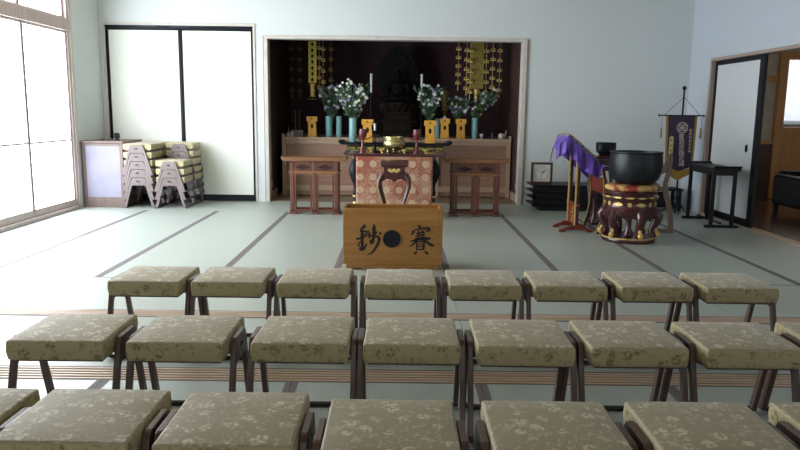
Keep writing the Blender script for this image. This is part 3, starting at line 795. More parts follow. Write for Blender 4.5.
q.prism([[(-.12, .637), (.12, .637), (.155, .60), (.165, .55), (.13, .555), (.08, .585), (-.08, .585), (-.13, .555), (-.165, .55), (-.155, .60)]], .02, T((0, .105, 0)))
q.box(-.14, -.12, -.11, .11, .57, .637); q.box(.12, .14, -.11, .11, .57, .637)
q.build('apron', M['maroon'], st, bevel=.002)
for sx in (-1, 1):
    for sy in (-1, 1):
        q = MB(); P = [(sx*.13, sy*.115, .62), (sx*.158, sy*.12, .57), (sx*.162, sy*.12, .50), (sx*.14, sy*.115, .42), (sx*.11, sy*.11, .33), (sx*.088, sy*.105, .25), (sx*.083, sy*.105, .15), (sx*.1, sy*.11, .07), (sx*.125, sy*.115, .025)]
        q.tube(P, [.024, .026, .024, .021, .017, .014, .013, .015, .02], 10); q.build('leg', M['maroon'], st, smooth=True)
        if sy < 0:
            q = MB(); P2 = [(p[0]+sx*.018, p[1]-.012, p[2]) for p in P[1:6]]; q.tube(P2, [.003, .006, .005, .004, .003], 6); q.build('gilt_edge', M['gold'], st, smooth=True)
q = MB(); q.box(-.15, .15, -.14, .14, 0, .022); q.build('base', M['maroon'], st, bevel=.005)

# ================================================================== ALTAR COUNTER (in the recess) and black gilt altar table
ac = empty('altar_counter', (-.035, 10.70, 0), 0, 'long pale wooden altar counter at the back of the recess, panelled front', 'counter')
hw = 1.735
q = MB(); q.box(-hw, hw, -.02, 1.35, .862, .90); q.build('countertop', M['counter'], ac, bevel=.004)
q = MB(); q.box(-hw+.02, hw-.02, .03, 1.3, .02, .862); q.build('front_panel', M['counter_panel'], ac)
q = MB(); q.box(-hw+.06, hw-.06, .0, .03, .80, .862); q.box(-hw+.06, hw-.06, .0, .03, .09, .17); q.build('rail', M['counter'], ac, bevel=.003)
for x in (-hw, -hw+1.1, -.35, .30, hw-1.1-.05, hw-.06):
    q = MB(); q.box(x, x+.06, -.004, .03, .01, .862); q.build('stile', M['counter'], ac, bevel=.003)
for s in (-1, 1):
    q = MB(); q.box(s*hw, s*(hw-.035), -.01, .03, .86, .945); q.box(s*hw, s*(hw-.02), .03, 1.3, .9, .93); q.build('end_upstand', M['counter'], ac, bevel=.003)

bt = empty('altar_table', (-.05, 10.3, 0), 0, 'low black altar table with gilt edges and upturned ends holding a vase and yellow stands', 'table')
q = MB(); q.box(-.76, .76, -.19, .19, .82, .85); q.build('tabletop', M['lacq'], bt, bevel=.004)
q = MB(); q.box(-.70, .70, -.17, .17, .745, .80); q.build('frieze', M['lacq'], bt)
q = MB()
for i in range(10):
    if i in (4, 5): continue
    x = -.70+i*.14+.01; q.box(x, x+.12, -.178, -.17, .752, .792)
q.build('gilt_panels', M['gold_dull'], bt, bevel=.002)
for s in (-1, 1):
    q = MB(); q.prism([[(s*.76, .82), (s*.80, .835), (s*.825, .875), (s*.79, .885), (s*.72, .852)]], .38, T((0, -.19, 0))); q.build('upturned_end', M['lacq'], bt, bevel=.003)
    for y in (-.14, .14):
        q = MB(); q.box(s*.50-.025, s*.50+.025, y-.025, y+.025, .03, .75); q.build('leg', M['lacq'], bt, smooth=True)
q = MB(); q.box(-.54, .54, -.17, .17, .006, .03); q.build('base', M['lacq'], bt)

def yellow_stand(x, y, z, hgt, label):
    o = empty('offering_stand', (x, y, z), 0, label, 'offering stand', 'yellow wooden offering stands on the altar')
    s = hgt/.295
    q = MB(); q.prism([[(-.062*s, 0), (.062*s, 0), (.050*s, .225*s), (-.050*s, .225*s)], circle(0, .155*s, .019*s, .035*s, 18)], .012, T((0, -.055*s, 0)))
    q.prism([[(-.062*s, 0), (.062*s, 0), (.050*s, .225*s), (-.050*s, .225*s)], circle(0, .155*s, .019*s, .035*s, 18)], .012, T((0, .043*s, 0)))
    for k in (-1, 1): q.prism([[(-.055*s, 0), (.055*s, 0), (.046*s, .225*s), (-.046*s, .225*s)]], .01, T((k*.048*s-(.0 if k > 0 else -.0), 0, 0), (0, 0, PI/2)))
    q.build('body', M['yellow'], o)
    q = MB(); q.box(-.030*s, .030*s, -.040*s, .03*s, .10*s, .21*s); q.box(-.04*s, .04*s, -.057*s, .04*s, .2445*s, .285*s); q.build('hole_shade_block', M['hole'], o)  # solid dark boxes added as the shade inside the holes
    q = MB(); q.prism([[(-.074*s, .222*s), (.074*s, .222*s), (.074*s, .29*s), (-.074*s, .29*s)], circle(0, .258*s, .016*s, .010*s, 10)], .01, T((0, -.07*s, 0)))
    q.box(-.074*s, .074*s, .06*s, .07*s, .222*s, .29*s); q.box(-.074*s, -.064*s, -.06*s, .06*s, .222*s, .29*s); q.box(.064*s, .074*s, -.06*s, .06*s, .222*s, .29*s); q.box(-.064*s, .064*s, -.06*s, .06*s, .235*s, .243*s)
    q.build('tray', M['yellow'], o)
    return o
yellow_stand(-1.325, 10.85, .90, .31, 'yellow wooden stand left of the flower vases, alone under the gold hanging')
yellow_stand(-.455, 10.3, .85, .335, 'yellow wooden stand just behind the left lotus candlestick')
yellow_stand(.448, 10.25, .85, .33, 'yellow wooden stand just behind the right lotus candlestick')
yellow_stand(.705, 10.95, .90, .30, 'yellow wooden stand with a pale mound of offerings on it')
yellow_stand(.945, 10.85, .90, .30, 'yellow wooden stand next to the right teal vase')
q = MB()
for i in range(9):
    an = i*2*PI/8; q.ball((.03*math.cos(an) if i < 8 else 0, .03*math.sin(an) if i < 8 else 0, .03 if i < 8 else .06), .028, (1, 1, 1), 10, 8)
o = q.build('offering_cakes', M['offer'], None, smooth=True, loc=(.705, 10.95, 1.15)); tag(o, 'pale lilac mound of rice cakes on a yellow stand right of the statue', 'offering')

# ---- vases and bouquets
def vase(x, y, z, h, r, label):
    q = MB(); q.lathe([(0, 0), (r*.95, 0), (r, .01), (r*.98, h*.45), (r*1.03, h*.5), (r*.98, h*.55), (r, h-.01), (r*1.02, h), (r*.85, h), (r*.85, h*.5), (0, h*.5)], seg=28)
    o = q.build('vase', M['teal'], None, smooth=True, loc=(x, y, z)); tag(o, label, 'vase', 'teal cylinder vases on the altar'); return o
vase(-1.076, 10.9, .90, .315, .052, 'teal cylinder vase, leftmost of the vases under lilac flowers')
vase(-.923, 10.9, .90, .315, .045, 'teal cylinder vase in the middle of the three left vases')
vase(-.672, 10.3, .85, .345, .055, 'pale teal vase holding the big white bouquet on the black altar table')
vase(1.165, 10.9, .90, .315, .050, 'teal cylinder vase at the right end under spreading white flowers')
vase(.60, 11.1, .90, .30, .045, 'teal vase mostly hidden between yellow stands right of the statue')
rnd = random.Random(3)
def bouquet(x, y, z, R_, H_, counts, label, lean=(0, 0), zl=.0):
    o = empty('bouquet', (x, y, z), 0, label, 'bouquet', 'flower arrangements on the altar')
    heads = []; fol = MB()
    tips = []
    for i in range(sum(n_ for _, n_ in counts)):
        an = rnd.uniform(0, 2*PI); rr = R_*math.sqrt(rnd.uniform(.02, 1)); hh = H_*(.25+.88*rnd.random()*(1-.30*(rr/R_)**2)); rr *= min(1, .45+hh/H_*.8)
        tips.append((rr*math.cos(an)+lean[0]*hh/H_, rr*.6*math.sin(an)+lean[1], hh))
    for p in tips:
        fol.tube([(p[0]*.06, p[1]*.06, -.12), (p[0]*.25, p[1]*.25, p[2]*.4), p], [.003, .003, .002], 5)
    for i in range(260):
        an = rnd.uniform(0, 2*PI); rr = R_*1.05*math.sqrt(rnd.random()); hh = H_*(-.04+.94*rnd.random()); k = min(1, .22+.9*hh/H_)
        c_ = Vector((rr*k*math.cos(an)+lean[0]*hh/H_, rr*k*.6*math.sin(an)+lean[1]*hh/H_, hh)); L_ = rnd.uniform(.05, .10)
        d_ = Vector((math.cos(an)*rnd.uniform(.2, 1), math.sin(an)*.6, rnd.uniform(.3, 1.3))).normalized()
        sd_ = d_.cross(Vector((rnd.uniform(-1, 1), rnd.uniform(-1, 1), rnd.uniform(-.3, 1)))).normalized()*L_*.13
        v = [fol.bm.verts.new(c_+q_) for q_ in (Vector((0, 0, 0)), d_*L_*.5+sd_, d_*L_, d_*L_*.5-sd_)]
        ff = fol.bm.faces.new(v); ff.material_index = 1 if rnd.random() < .08 else 0
    fo = fol.build('foliage', [M['leaf'], M['leaf_y']], o, recalc=False); fo['kind'] = 'stuff'
    idx = 0
    for mt, n_ in counts:
        for k in range(n_):
            p = tips[idx]; idx += 1
            fl = MB(); r_ = rnd.uniform(.016, .030) if mt != 'pet_v' else rnd.uniform(.014, .024); np_ = 6
            tl = rnd.uniform(-.4, .9)
            for j in range(np_):
                a_ = 2*PI*j/np_+rnd.random()*.3
                m_ = T(p, (PI/2*.7+tl*.3, 0, rnd.uniform(-.1, .1))) @ T((0, 0, 0), (0, 0, a_))
                v = [fl.bm.verts.new(m_ @ Vector(q_)) for q_ in ((0, 0, 0), (r_*.6, r_*.38, r_*.15), (r_*1.25, 0, r_*.35), (r_*.6, -r_*.38, r_*.15))]
                fl.bm.faces.new(v)
            fl.ball(p, r_*.35, (1, 1, 1), 6, 4)
            fl.build('flower', M[mt], o, recalc=False)
    return o
bouquet(-1.03, 10.92, 1.215, .21, .44, [('pet_l', 24), ('pet_v', 16)], 'bouquet of lilac and violet flowers over the two left teal vases', lean=(.0, 0))
bouquet(-.672, 10.3, 1.195, .26, .50, [('pet_w', 46), ('pet_v', 8), ('pet_l', 6)], 'full bouquet of small white flowers left of the statue')
bouquet(.46, 10.95, 1.19, .21, .50, [('pet_w', 30), ('pet_v', 8), ('pet_l', 6)], 'white flower bouquet with greenery immediately right of the statue')
bouquet(.93, 11.15, 1.19, .20, .34, [('pet_l', 20), ('pet_v', 16), ('pet_w', 8)], 'lilac and violet bouquet under the right gold hanging')
bouquet(1.165, 10.9, 1.215, .17, .40, [('pet_w', 12), ('pet_l', 12)], 'loose bouquet of white flowers leaning right in the right teal vase', lean=(.22, 0))

# ---- small things on the counter
def small_rack(x, y, z):
    o = empty('memorial_rack', (x, y, z), 0, 'dark red box with two tall thin brass rods on the left of the counter', 'altar fitting')
    q = MB(); q.box(-.09, .09, -.05, .05, 0, .10); q.build('box', M['maroon'], o, bevel=.004)
    for s in (-.035, .03):
        q = MB(); q.lathe([(0, .1), (.006, .1), (.006, .40), (0, .405)], (s, 0, 0), 8); q.build('rod', M['gold_dark'], o, smooth=True)
small_rack(-1.55, 10.85, .90)
o = empty('water_vessel', (-1.685+.0, 10.84, .90), 0, 'white porcelain vessel with a thin spout at the left end of the counter', 'vessel')
q = MB(); q.lathe([(0, 0), (.03, 0), (.032, .05), (.02, .065), (0, .065)], seg=18); q.build('bowl', M['tray_white'], o, smooth=True)
q = MB(); q.tube([(0, 0, .06), (-.005, 0, .10), (-.004, 0, .15)], [.008, .005, .003], 8); q.build('spout', M['tray_white'], o, smooth=True)
q = MB(); q.lathe([(0, 0), (.02, 0), (.022, .06), (.014, .09), (0, .09)], seg=16); o = q.build('small_bottle', M['tray_white'], None, smooth=True, loc=(-1.64+.09-.075, 10.775, .90)); tag(o, 'small pale bottle beside the white vessel on the counter', 'bottle')
o = empty('water_vessel', (1.57, 10.84, .90), 0, 'white porcelain vessel with raised handle at the right end of the counter', 'vessel')
q = MB(); q.lathe([(0, 0), (.03, 0), (.045, .02), (.045, .07), (.03, .085), (0, .085)], seg=18); q.build('bowl', M['tray_white'], o, smooth=True)
q = MB(); q.tube([(.04, 0, .04), (.065, 0, .07), (.068, 0, .13)], [.01, .008, .004], 8); q.build('spout', M['tray_white'], o, smooth=True)
q = MB(); q.lathe([(0, 0), (.03, 0), (.035, .06), (.03, .09), (.024, .09), (.022, .02), (0, .02)], seg=18); o = q.build('cup', M['gong'], None, smooth=True, loc=(1.44, 10.86, .90)); tag(o, 'dark grey cup left of the white vessel on the counter', 'cup')
q = MB(); q.lathe([(0, 0), (.03, 0), (.012, .01), (.008, .06), (.02, .08), (.004, .1), (.003, .2), (0, .2)], seg=18); o = q.build('incense_holder', M['lacq'], None, smooth=True, loc=(1.345, 10.86, .90)); tag(o, 'thin black incense holder right of the teal vase', 'incense holder')
q = MB(); q.lathe([(0, 0), (.03, 0), (.014, .012), (.012, .03), (.032, .05), (.036, .075), (.03, .075), (0, .04)], seg=18); o = q.build('offering_cup', M['tray_white'], None, smooth=True, loc=(1.265, 10.83, .90)); tag(o, 'small pale footed cup next to the right teal vase', 'cup')
# gold lobed lamp behind the flowers
o = empty('altar_lamp', (.72, 11.25, .90), 0, 'gold lobed altar lamp standing behind the right-hand flowers', 'lamp')
q = MB(); q.lathe([(0, 0), (.06, 0), (.05, .02), (.015, .04), (.012, .38), (.02, .4), (0, .4)], seg=20); q.build('stem', M['gold_dark'], o, smooth=True)
q = MB(); q.lathe([(0, .40), (.045, .42), (.05, .52), (.062, .66), (.06, .70), (.03, .735), (0, .74)], seg=24, wave=lambda a, z: .06*math.cos(6*a)); q.build('lamp_body', M['gold_dark'], o, smooth=True)
# tall tapers
for x, side in ((-.435, 'left'), (.341, 'right')):
    o = empty('tall_candlestick', (x, 11.0, .90), 0, 'tall black candlestick with a white taper just %s of the statue' % side, 'candlestick', 'tall white tapers either side of the statue')
    q = MB(); q.lathe([(0, 0), (.05, 0), (.045, .02), (.016, .04), (.012, .3), (.02, .32), (.012, .34), (.011, .655), (.035, .67), (.035, .68), (0, .68)], seg=20); q.build('stand', M['lacq'], o, smooth=True)
    q = MB(); q.lathe([(0, .68), (.017, .68), (.019, .965), (0, .97)], seg=14); q.build('candle', M['candle'], o, smooth=True)

# ================================================================== STATUE
pd = empty('pedestal', (-.025, 11.45, .90), 0, 'dark carved tiered pedestal under the seated statue', 'pedestal')
def tier(hw_, hd, z0, z1, nm, mt=M['bronze_l']):
    q = MB(); q.box(-hw_, hw_, -hd, hd, z0, z1); q.build(nm, mt, pd, bevel=.008)
tier(.30, .24, 0, .06, 'base'); tier(.22, .19, .06, .22, 'lower_tier')
tier(.27, .22, .22, .26, 'ledge'); tier(.19, .17, .26, .36, 'middle_tier'); tier(.25, .21, .36, .40, 'ledge')
q = MB()
for rr, z, n_ in ((.25, .44, 16), (.27, .50, 18)):
    for k in range(n_):
        a_ = 2*PI*k/n_; q.ball((rr*math.cos(a_), rr*.8*math.sin(a_), z), .05, (.9, .9, 1.1), 8, 6)
q.lathe([(0, .40), (.22, .40), (.27, .54), (.0, .55)], seg=24); q.build('lotus_seat', M['bronze_l'], pd, smooth=True)
sb = empty('statue', (-.025, 11.45, 1.445), 0, 'dark bronze seated buddha with pointed halo at the centre of the altar', 'statue')
q = MB()
B = q.ball
B((0, .02, .05), .1, (2.3, 1.6, .65)); B((-.15, -.06, .05), .075, (1.6, 1.2, .7)); B((.15, -.06, .05), .075, (1.6, 1.2, .7)); B((0, -.12, .05), .07, (1.6, .8, .6))
B((0, .03, .18), .1, (1.15, .8, 1.4)); B((0, .03, .27), .1, (1.35, .75, .75))
for s in (-1, 1):
    q.tube([(s*.13, .03, .29), (s*.17, .0, .20), (s*.15, -.06, .11), (s*.05, -.13, .09)], [.045, .042, .036, .026], 10)
B((0, .02, .345), .035, (1, 1, 1.3)); B((0, 0.01, .415), .062, (.92, 1, 1.2)); B((0, .02, .485), .033, (1, 1, .9))
for s in (-1, 1): B((s*.06, .02, .40), .016, (.5, .8, 1.9))
B((0, -.054, .408), .010, (.8, 1, 1.6)); B((0, -.05, .385), .012, (1.5, .6, .4))
for s in (-1, 1): B((s*.024, -.049, .424), .010, (1.4, .5, .5))
so = q.build('body', M['bronze'], sb, smooth=True)
rm = so.modifiers.new('remesh', 'REMESH'); rm.mode = 'VOXEL'; rm.voxel_size = .008; rm.use_smooth_shade = True
q = MB()
pts = []
for i in range(41):
    a_ = -PI*.5+2*PI*i/41; x_ = .33*math.cos(a_); z_ = .42+.42*math.sin(a_)
    if z_ > .42: z_ = .42+(z_-.42)*1.12; x_ *= (1-.12*((z_-.42)/.47)**2)
    pts.append((x_*(1+.03*math.cos(9*a_)), z_))
inner = circle(0, .42, .17, .19, 24)
q.prism([pts], .03, T((0, .17, 0))); q.prism([circle(0, .42, .19, .21, 28), circle(0, .42, .165, .185, 28)], -.02, T((0, .17, 0)))
for k in range(14):
    a_ = -.6+k*(PI+1.2)/13; q.ball((.255*math.cos(a_), .165, .42+.33*math.sin(a_)), .03, (1, .5, 1.2), 8, 6)
q.build('halo', M['bronze'], sb, bevel=.004)

# ================================================================== GOLD HANGINGS
def strand(o, x, y, ztop, zbot, n_, r_, bright):
    q = MB(); mt = M['gold'] if bright else M['gold_dark']
    q.tube([(x, y, ztop), (x, y, zbot-.08)], .0025, 5)
    for i in range(n_):
        z = ztop-.3-(ztop-.3-zbot)*i/(n_-1)
        q.lathe([(0, .022), (r_*.5, .012), (r_, -.004), (r_*.8, -.008), (0, .0)], (x, y, z), 12, wave=lambda a, zz: .15*math.cos(5*a))
        for k in range(5):
            a_ = 2*PI*k/5; q.ball((x+r_*.8*math.cos(a_), y+r_*.8*math.sin(a_), z-.026), .010, (1, 1, 1.3), 6, 5)
        q.ball((x, y, z-.032), .012, (1, 1, 1), 8, 6)
    q.tube([(x, y, zbot-.05), (x, y, zbot-.13)], [.006, .008], 6)
    q.build('strand', mt, o)
ho = empty('gold_hanging', (-1.33, 10.95, 1.5), 0, 'gilt temple hanging with seven-square plaque at the left of the recess', 'hanging ornament', 'gold hangings in the altar recess')
def rel(o): return o.location
def P_(o, mb, name, mt, **k):
    ob = mb.build(name, mt, o, **k)
    ob.matrix_parent_inverse = Matrix.Translation(o.location).inverted(); return ob
q = MB(); q.box(-1.392, -1.268, 10.94, 10.955, 1.71, 2.33); ob = P_(ho, q, 'plaque', M['gold_plate'], bevel=.002)
q = MB()
for i in range(7):
    z = 2.29-.0875*i
    q.box(-1.392, -1.268, 10.936, 10.94, z-.048, z-.044)
    q.prism([circle(-1.33, z-.004, .022, .027, 10)], -.003, T((0, 10.94, 0))); q.box(-1.36, -1.30, 10.936, 10.94, z+.002, z+.008); q.box(-1.335, -1.325, 10.936, 10.94, z-.035, z+.03)
P_(ho, q, 'plaque_marks', M['hole'])
q = MB(); q.lathe([(0, 1.70), (.045, 1.70), (.05, 1.69), (.036, 1.66), (.036, 1.52), (.045, 1.505), (0, 1.505)], (-1.33, 10.95, 0), 20); P_(ho, q, 'bell', M['gold'], smooth=True)
q = MB(); q.box(-1.345, -1.315, 10.945, 10.95, 2.33, 2.70); P_(ho, q, 'cord', M['hole'])
q = MB(); q.lathe([(.0, 1.48), (.09, 1.475), (.085, 1.465), (0, 1.465)], (-1.33, 10.95, 0), 16); P_(ho, q, 'lower_ring', M['gold_dark'])
def strand_w(o, *a):
    strand(o, *a); ob = kids(o)[-1]
    for ob in kids(o):
        if ob.name.startswith('strand'): ob.matrix_parent_inverse = Matrix.Translation(o.location).inverted()
for x, zb in ((-1.655, 1.62), (-1.53, 1.60), (-1.23, 1.66), (-1.17, 1.58), (-1.05, 1.62)): strand_w(ho, x, 10.97, 2.70, zb, 6, .036, x > -1.25 and x < -1.15)
hr = empty('gold_hanging', (1.16, 11.05, 1.5), 0, 'gilt temple hanging with a broad plain plaque at the right of the recess', 'hanging ornament', 'gold hangings in the altar recess')
q = MB(); q.box(1.09, 1.29, 11.04, 11.055, 1.66, 2.37)
q.mi = 1
for i in range(8):
    for xx_ in (1.14, 1.19, 1.24): q.ball((xx_, 11.04, 2.3-.085*i), .012, (1, .3, 1.2), 6, 5)
P_(hr, q, 'plaque', [M['gold_dull'], M['gold_dark']])
q = MB(); q.lathe([(0, 1.65), (.045, 1.65), (.036, 1.62), (.034, 1.50), (.045, 1.485), (0, 1.485)], (1.19, 11.05, 0), 20); P_(hr, q, 'bell', M['gold'], smooth=True)
q = MB(); q.box(1.17, 1.20, 11.045, 11.05, 2.37, 2.70); P_(hr, q, 'cord', M['hole'])
for x, zb in ((.90, 1.76), (1.03, 1.68), (1.08, 1.62), (1.33, 1.62), (1.43, 1.70), (1.54, 1.66)): strand_w(hr, x, 11.06 if x not in (1.08,) else 11.0, 2.70, zb, 6, .045, True)

# ================================================================== RIGHT-HAND THINGS
# stacked low black tables + clock
tg = 'low black tables stacked by the back wall'
for i in range(4):
    z = .087*i
    o = empty('low_table', (2.33, 9.63, z), 0, 'low black lacquer table, %s of the stack under the clock' % ('lowest', 'second from the bottom', 'second from the top', 'topmost')[i], 'low table', tg)
    q = MB(); q.box(-.52, .52, -.26, .26, .062, .086); q.build('tabletop', M['lacq'], o, bevel=.005)
    q = MB(); q.box(-.43, .43, -.24, -.22, .0, .062); q.box(-.43, .43, .22, .24, .0, .062); q.box(-.43, -.41, -.22, .22, 0, .062); q.box(.41, .43, -.22, .22, 0, .062); q.build('folded_legs', M['lacq_dull'], o)
ck = empty('clock', (1.955, 9.56, .3475), math.radians(-2), 'square dark wooden clock with white dial on the black tables', 'clock')
q = MB(); q.prism([[(-.145, 0), (.145, 0), (.145, .29), (-.145, .29)], [(-.115, .03), (.115, .03), (.115, .262), (-.115, .262)]], .05); q.box(-.145, .145, .04, .05, 0, .29); q.build('case', M['clockw'], ck, bevel=.004)
q = MB(); q.box(-.116, .116, .015, .025, .029, .263); q.build('dial', M['dial'], ck)
def text_mb(body, size, name, mt, parent, loc, rot=(PI/2, 0, 0), line=1.0):
    cu = bpy.data.curves.new(name, 'FONT'); cu.body = body; cu.size = size; cu.align_x = 'CENTER'; cu.align_y = 'CENTER'; cu.space_line = line
    tmp = bpy.data.objects.new('tmp', cu); COL.objects.link(tmp)
    dg = bpy.context.evaluated_depsgraph_get(); me = bpy.data.meshes.new_from_object(tmp.evaluated_get(dg))
    bpy.data.objects.remove(tmp)
    me.materials.clear(); me.materials.append(mt)
    o = bpy.data.objects.new(name, me); COL.objects.link(o); o.parent = parent; o.location = loc; o.rotation_euler = rot
    return o
for i in range(1, 13):
    a_ = PI/2-i*PI/6; text_mb(str(i), .030, 'numeral', M['ink'], ck, (.088*math.cos(a_), .0135, .146+.088*math.sin(a_)))
q = MB()
def hand(an, l, w): q.prism([[(-w, 0), (w, 0), (w*.5, l), (-w*.5, l)]], -.002, T((0, .012, .146), (0, an, 0)))
hand(math.radians(50), .05, .006); hand(math.radians(62), .072, .004); q.build('hands', M['ink'], ck)
q = MB(); hand(math.radians(180), .075, .0015); q.build('second_hand', M['ink'], ck)

# small gong on red pedestal table
gt = empty('gong_stand', (2.44, 8.36, 0), 0, 'tall red lacquer stand carrying the small black gong', 'stand')
q = MB(); q.box(-.165, .165, -.15, .15, .775, .81); q.build('tabletop', M['maroon'], gt, bevel=.006)
q = MB(); q.box(-.12, .12, -.11, .11, .69, .775); q.build('neck', M['cream'], gt, bevel=.004)
q = MB(); q.box(-.10, .10, -.113, -.11, .70, .765); q.build('neck_panel', M['maroon'], gt)
q = MB(); q.box(-.14, .14, -.13, .13, .64, .69); q.build('collar', M['maroon'], gt, bevel=.004)
for sx in (-1, 1):
    for sy in (-1, 1):
        q = MB(); q.tube([(sx*.11, sy*.1, .66), (sx*.135, sy*.12, .5), (sx*.12, sy*.11, .3), (sx*.11, sy*.1, .15), (sx*.13, sy*.12, .02)], [.025, .022, .018, .016, .022], 10); q.build('leg', M['maroon'], gt, smooth=True)
q = MB(); q.box(-.16, .16, -.15, .15, 0, .025); q.build('base', M['maroon'], gt, bevel=.004)
sg = empty('small_gong', (2.44, 8.31, .81), 0, 'small black bowl gong on the tall red stand', 'gong')
q = MB(); q.lathe([(0, .0), (.075, .0), (.08, .012), (.07, .02), (0, .02)], seg=28); q.build('cushion', M['maroon'], sg, smooth=True)
q = MB(); q.lathe([(0, .02), (.075, .02), (.105, .045), (.117, .09), (.115, .15), (.119, .158), (.112, .158), (.106, .15), (.108, .09), (.09, .05), (0, .035)], seg=36); q.build('bowl', M['gong'], sg, smooth=True)

# large gong : stand, cushion, bowl
dr = empty('gong_stand', (2.41, 7.24, 0), 0, 'round maroon and gold lacquer stand with scrolled legs under the large gong', 'stand')
q = MB(); q.lathe([(0, 0), (.262, 0), (.272, .012), (.272, .035), (.262, .05), (.20, .055), (.20, .05), (0, .05)], seg=48); q.build('base_ring', M['maroon'], dr, smooth=True)
q = MB(); q.lathe([(.269, .040), (.2725, .043), (.268, .052), (.262, .0535)], seg=48, cap=False); q.build('gilt_line', M['gold'], dr, smooth=True)
q = MB(); q.lathe([(0, .30), (.2, .30), (.245, .27), (.275, .285), (.28, .33), (.262, .355), (.252, .37), (.252, .425), (.262, .44), (.272, .455), (.272, .48), (.255, .495), (.262, .505), (.262, .52), (0, .52)], seg=48); q.build('drum_body', M['maroon'], dr, smooth=True)
q = MB()
for k in range(14):
    a_ = 2*PI*k/14+.12
    m_ = T((0, 0, 0), (0, 0, a_))
    if k % 2: q.prism([[(-.018, .378), (.018, .378), (.018, .418), (-.018, .418)]], .006, m_ @ T((0, -.256, 0)))
    else: q.prism([[(-.055, .398), (-.03, .385), (0, .378), (.03, .385), (.055, .398), (.03, .411), (0, .418), (-.03, .411)]], .01, m_ @ T((0, -.258, 0)))
    q.prism([[(-.05, .468), (-.02, .46), (.02, .46), (.05, .468), (.02, .476), (-.02, .476)]], .012, m_ @ T((0, -.277, 0)))
q.build('gilt_lozenges', M['gold'], dr)
for k in range(6):
    a_ = -PI/2+k*PI/3+.12; c_, s_ = math.cos(a_), math.sin(a_)
    prof = [(.25, .32), (.282, .27), (.272, .21), (.235, .15), (.222, .10), (.25, .06), (.262, .05)]
    q = MB(); q.tube([(r_*c_, r_*s_, z) for r_, z in prof], [.045, .052, .045, .034, .032, .040, .030], 10); lg = q.build('leg', M['maroon'], dr, smooth=True)
    q = MB(); q.tube([((r_+.03)*c_, (r_+.03)*s_, z) for r_, z in prof[1:4]], [.006, .012, .006], 6); q.ball((.285*c_, .285*s_, .085), .028, (1, 1, 1.2), 8, 6); q.ball((.268*c_, .268*s_, .125), .02, (1, 1, 1.2), 8, 6); q.build('gilt_scroll', M['gold'], lg)
q = MB(); q.lathe([(0, .30), (.06, .28), (.03, .22), (.03, .12), (.06, .05), (0, .05)], seg=20); q.build('centre_post', M['maroon'], dr, smooth=True)
for k in range(6):
    a_ = -PI/2+(k+.5)*PI/3+.12; c_, s_ = math.cos(a_), math.sin(a_)
    q = MB(); q.prism([[(-.10, .30), (.10, .30), (.09, .25), (.05, .262), (.02, .25), (0, .225), (-.02, .25), (-.05, .262), (-.09, .25)]], .012, T((.255*c_, .255*s_, 0), (0, 0, a_+PI/2))); q.build('apron', M['maroon'], dr)
cu = MB(); cu.lathe([(0, .0), (.23, .0), (.258, .02), (.262, .04), (.25, .06), (.19, .072), (0, .072)], seg=48)
o = cu.build('gong_cushion', M['cush'], None, smooth=True, loc=(2.41, 7.24, .52)); tag(o, 'round red and gold brocade cushion under the large gong', 'cushion')
gb = MB(); gb.lathe([(0, .0), (.11, .0), (.18, .02), (.232, .07), (.258, .14), (.265, .22), (.261, .29), (.256, .325), (.263, .335), (.263, .346), (.247, .346), (.244, .32), (.25, .22), (.238, .12), (.18, .05), (0, .03)], seg=64)
o = gb.build('large_gong', M['gong'], None, smooth=True, loc=(2.445, 7.24, .578)); tag(o, 'large black bowl gong on a brocade cushion', 'gong')

# purple draped reading stand
ls = empty('lectern', (1.98, 7.88, 0), 0, 'gold-edged red stand with two posts under the purple cloth', 'stand')
for y, nm in ((.165, 0), (-.165, 1)):
    q = MB(); q.box(-.022, .022, y-.018, y+.018, .06, .93); pm_ = q.build('post', M['maroon'], ls, bevel=.003)
    q = MB(); q.box(-.025, -.021, y-.008, y+.008, .07, .93); q.box(-.024, -.012, y-.0215, y-.0175, .07, .93); q.build('gilt_edge', M['gold'], ls)
    q = MB(); q.prism([[(-.19, 0), (-.13, .0), (-.10, .02), (.10, .02), (.13, 0), (.19, 0), (.19, .018), (.12, .045), (.05, .075), (-.05, .075), (-.12, .045), (-.19, .018)]], .05, T((0, y-.025, 0))); ft = q.build('foot', M['orange_red'], ls, bevel=.006)
    q = MB(); q.ball((-.188, y, .012), .014, (1, 1.4, .8), 8, 6); q.build('gilt_tip', M['gold'], ft)
q = MB(); q.box(-.014, .014, -.26, .26, .285, .312); q.build('crossbar', M['orange_red'], ls, bevel=.004)
q = MB(); q.box(-.008, .008, -.147, .147, .07, .285); pn = q.build('panel', M['orange_red'], ls)
q = MB()
for k in range(4): q.ball((-.009, -.02+.02*(-1)**k, .11+.045*k), .016, (.3, 1.2, 1), 8, 6)
q.build('gilt_scroll', M['gold'], pn)
bo = MB(); an_ = math.atan2(.28, .33)
bo.box(-.23, .23, -.235, .235, -.012, .012, T((.02, 0, .905), (0, an_, 0))); bo.build('sloping_board', M['maroon'], ls, bevel=.004)
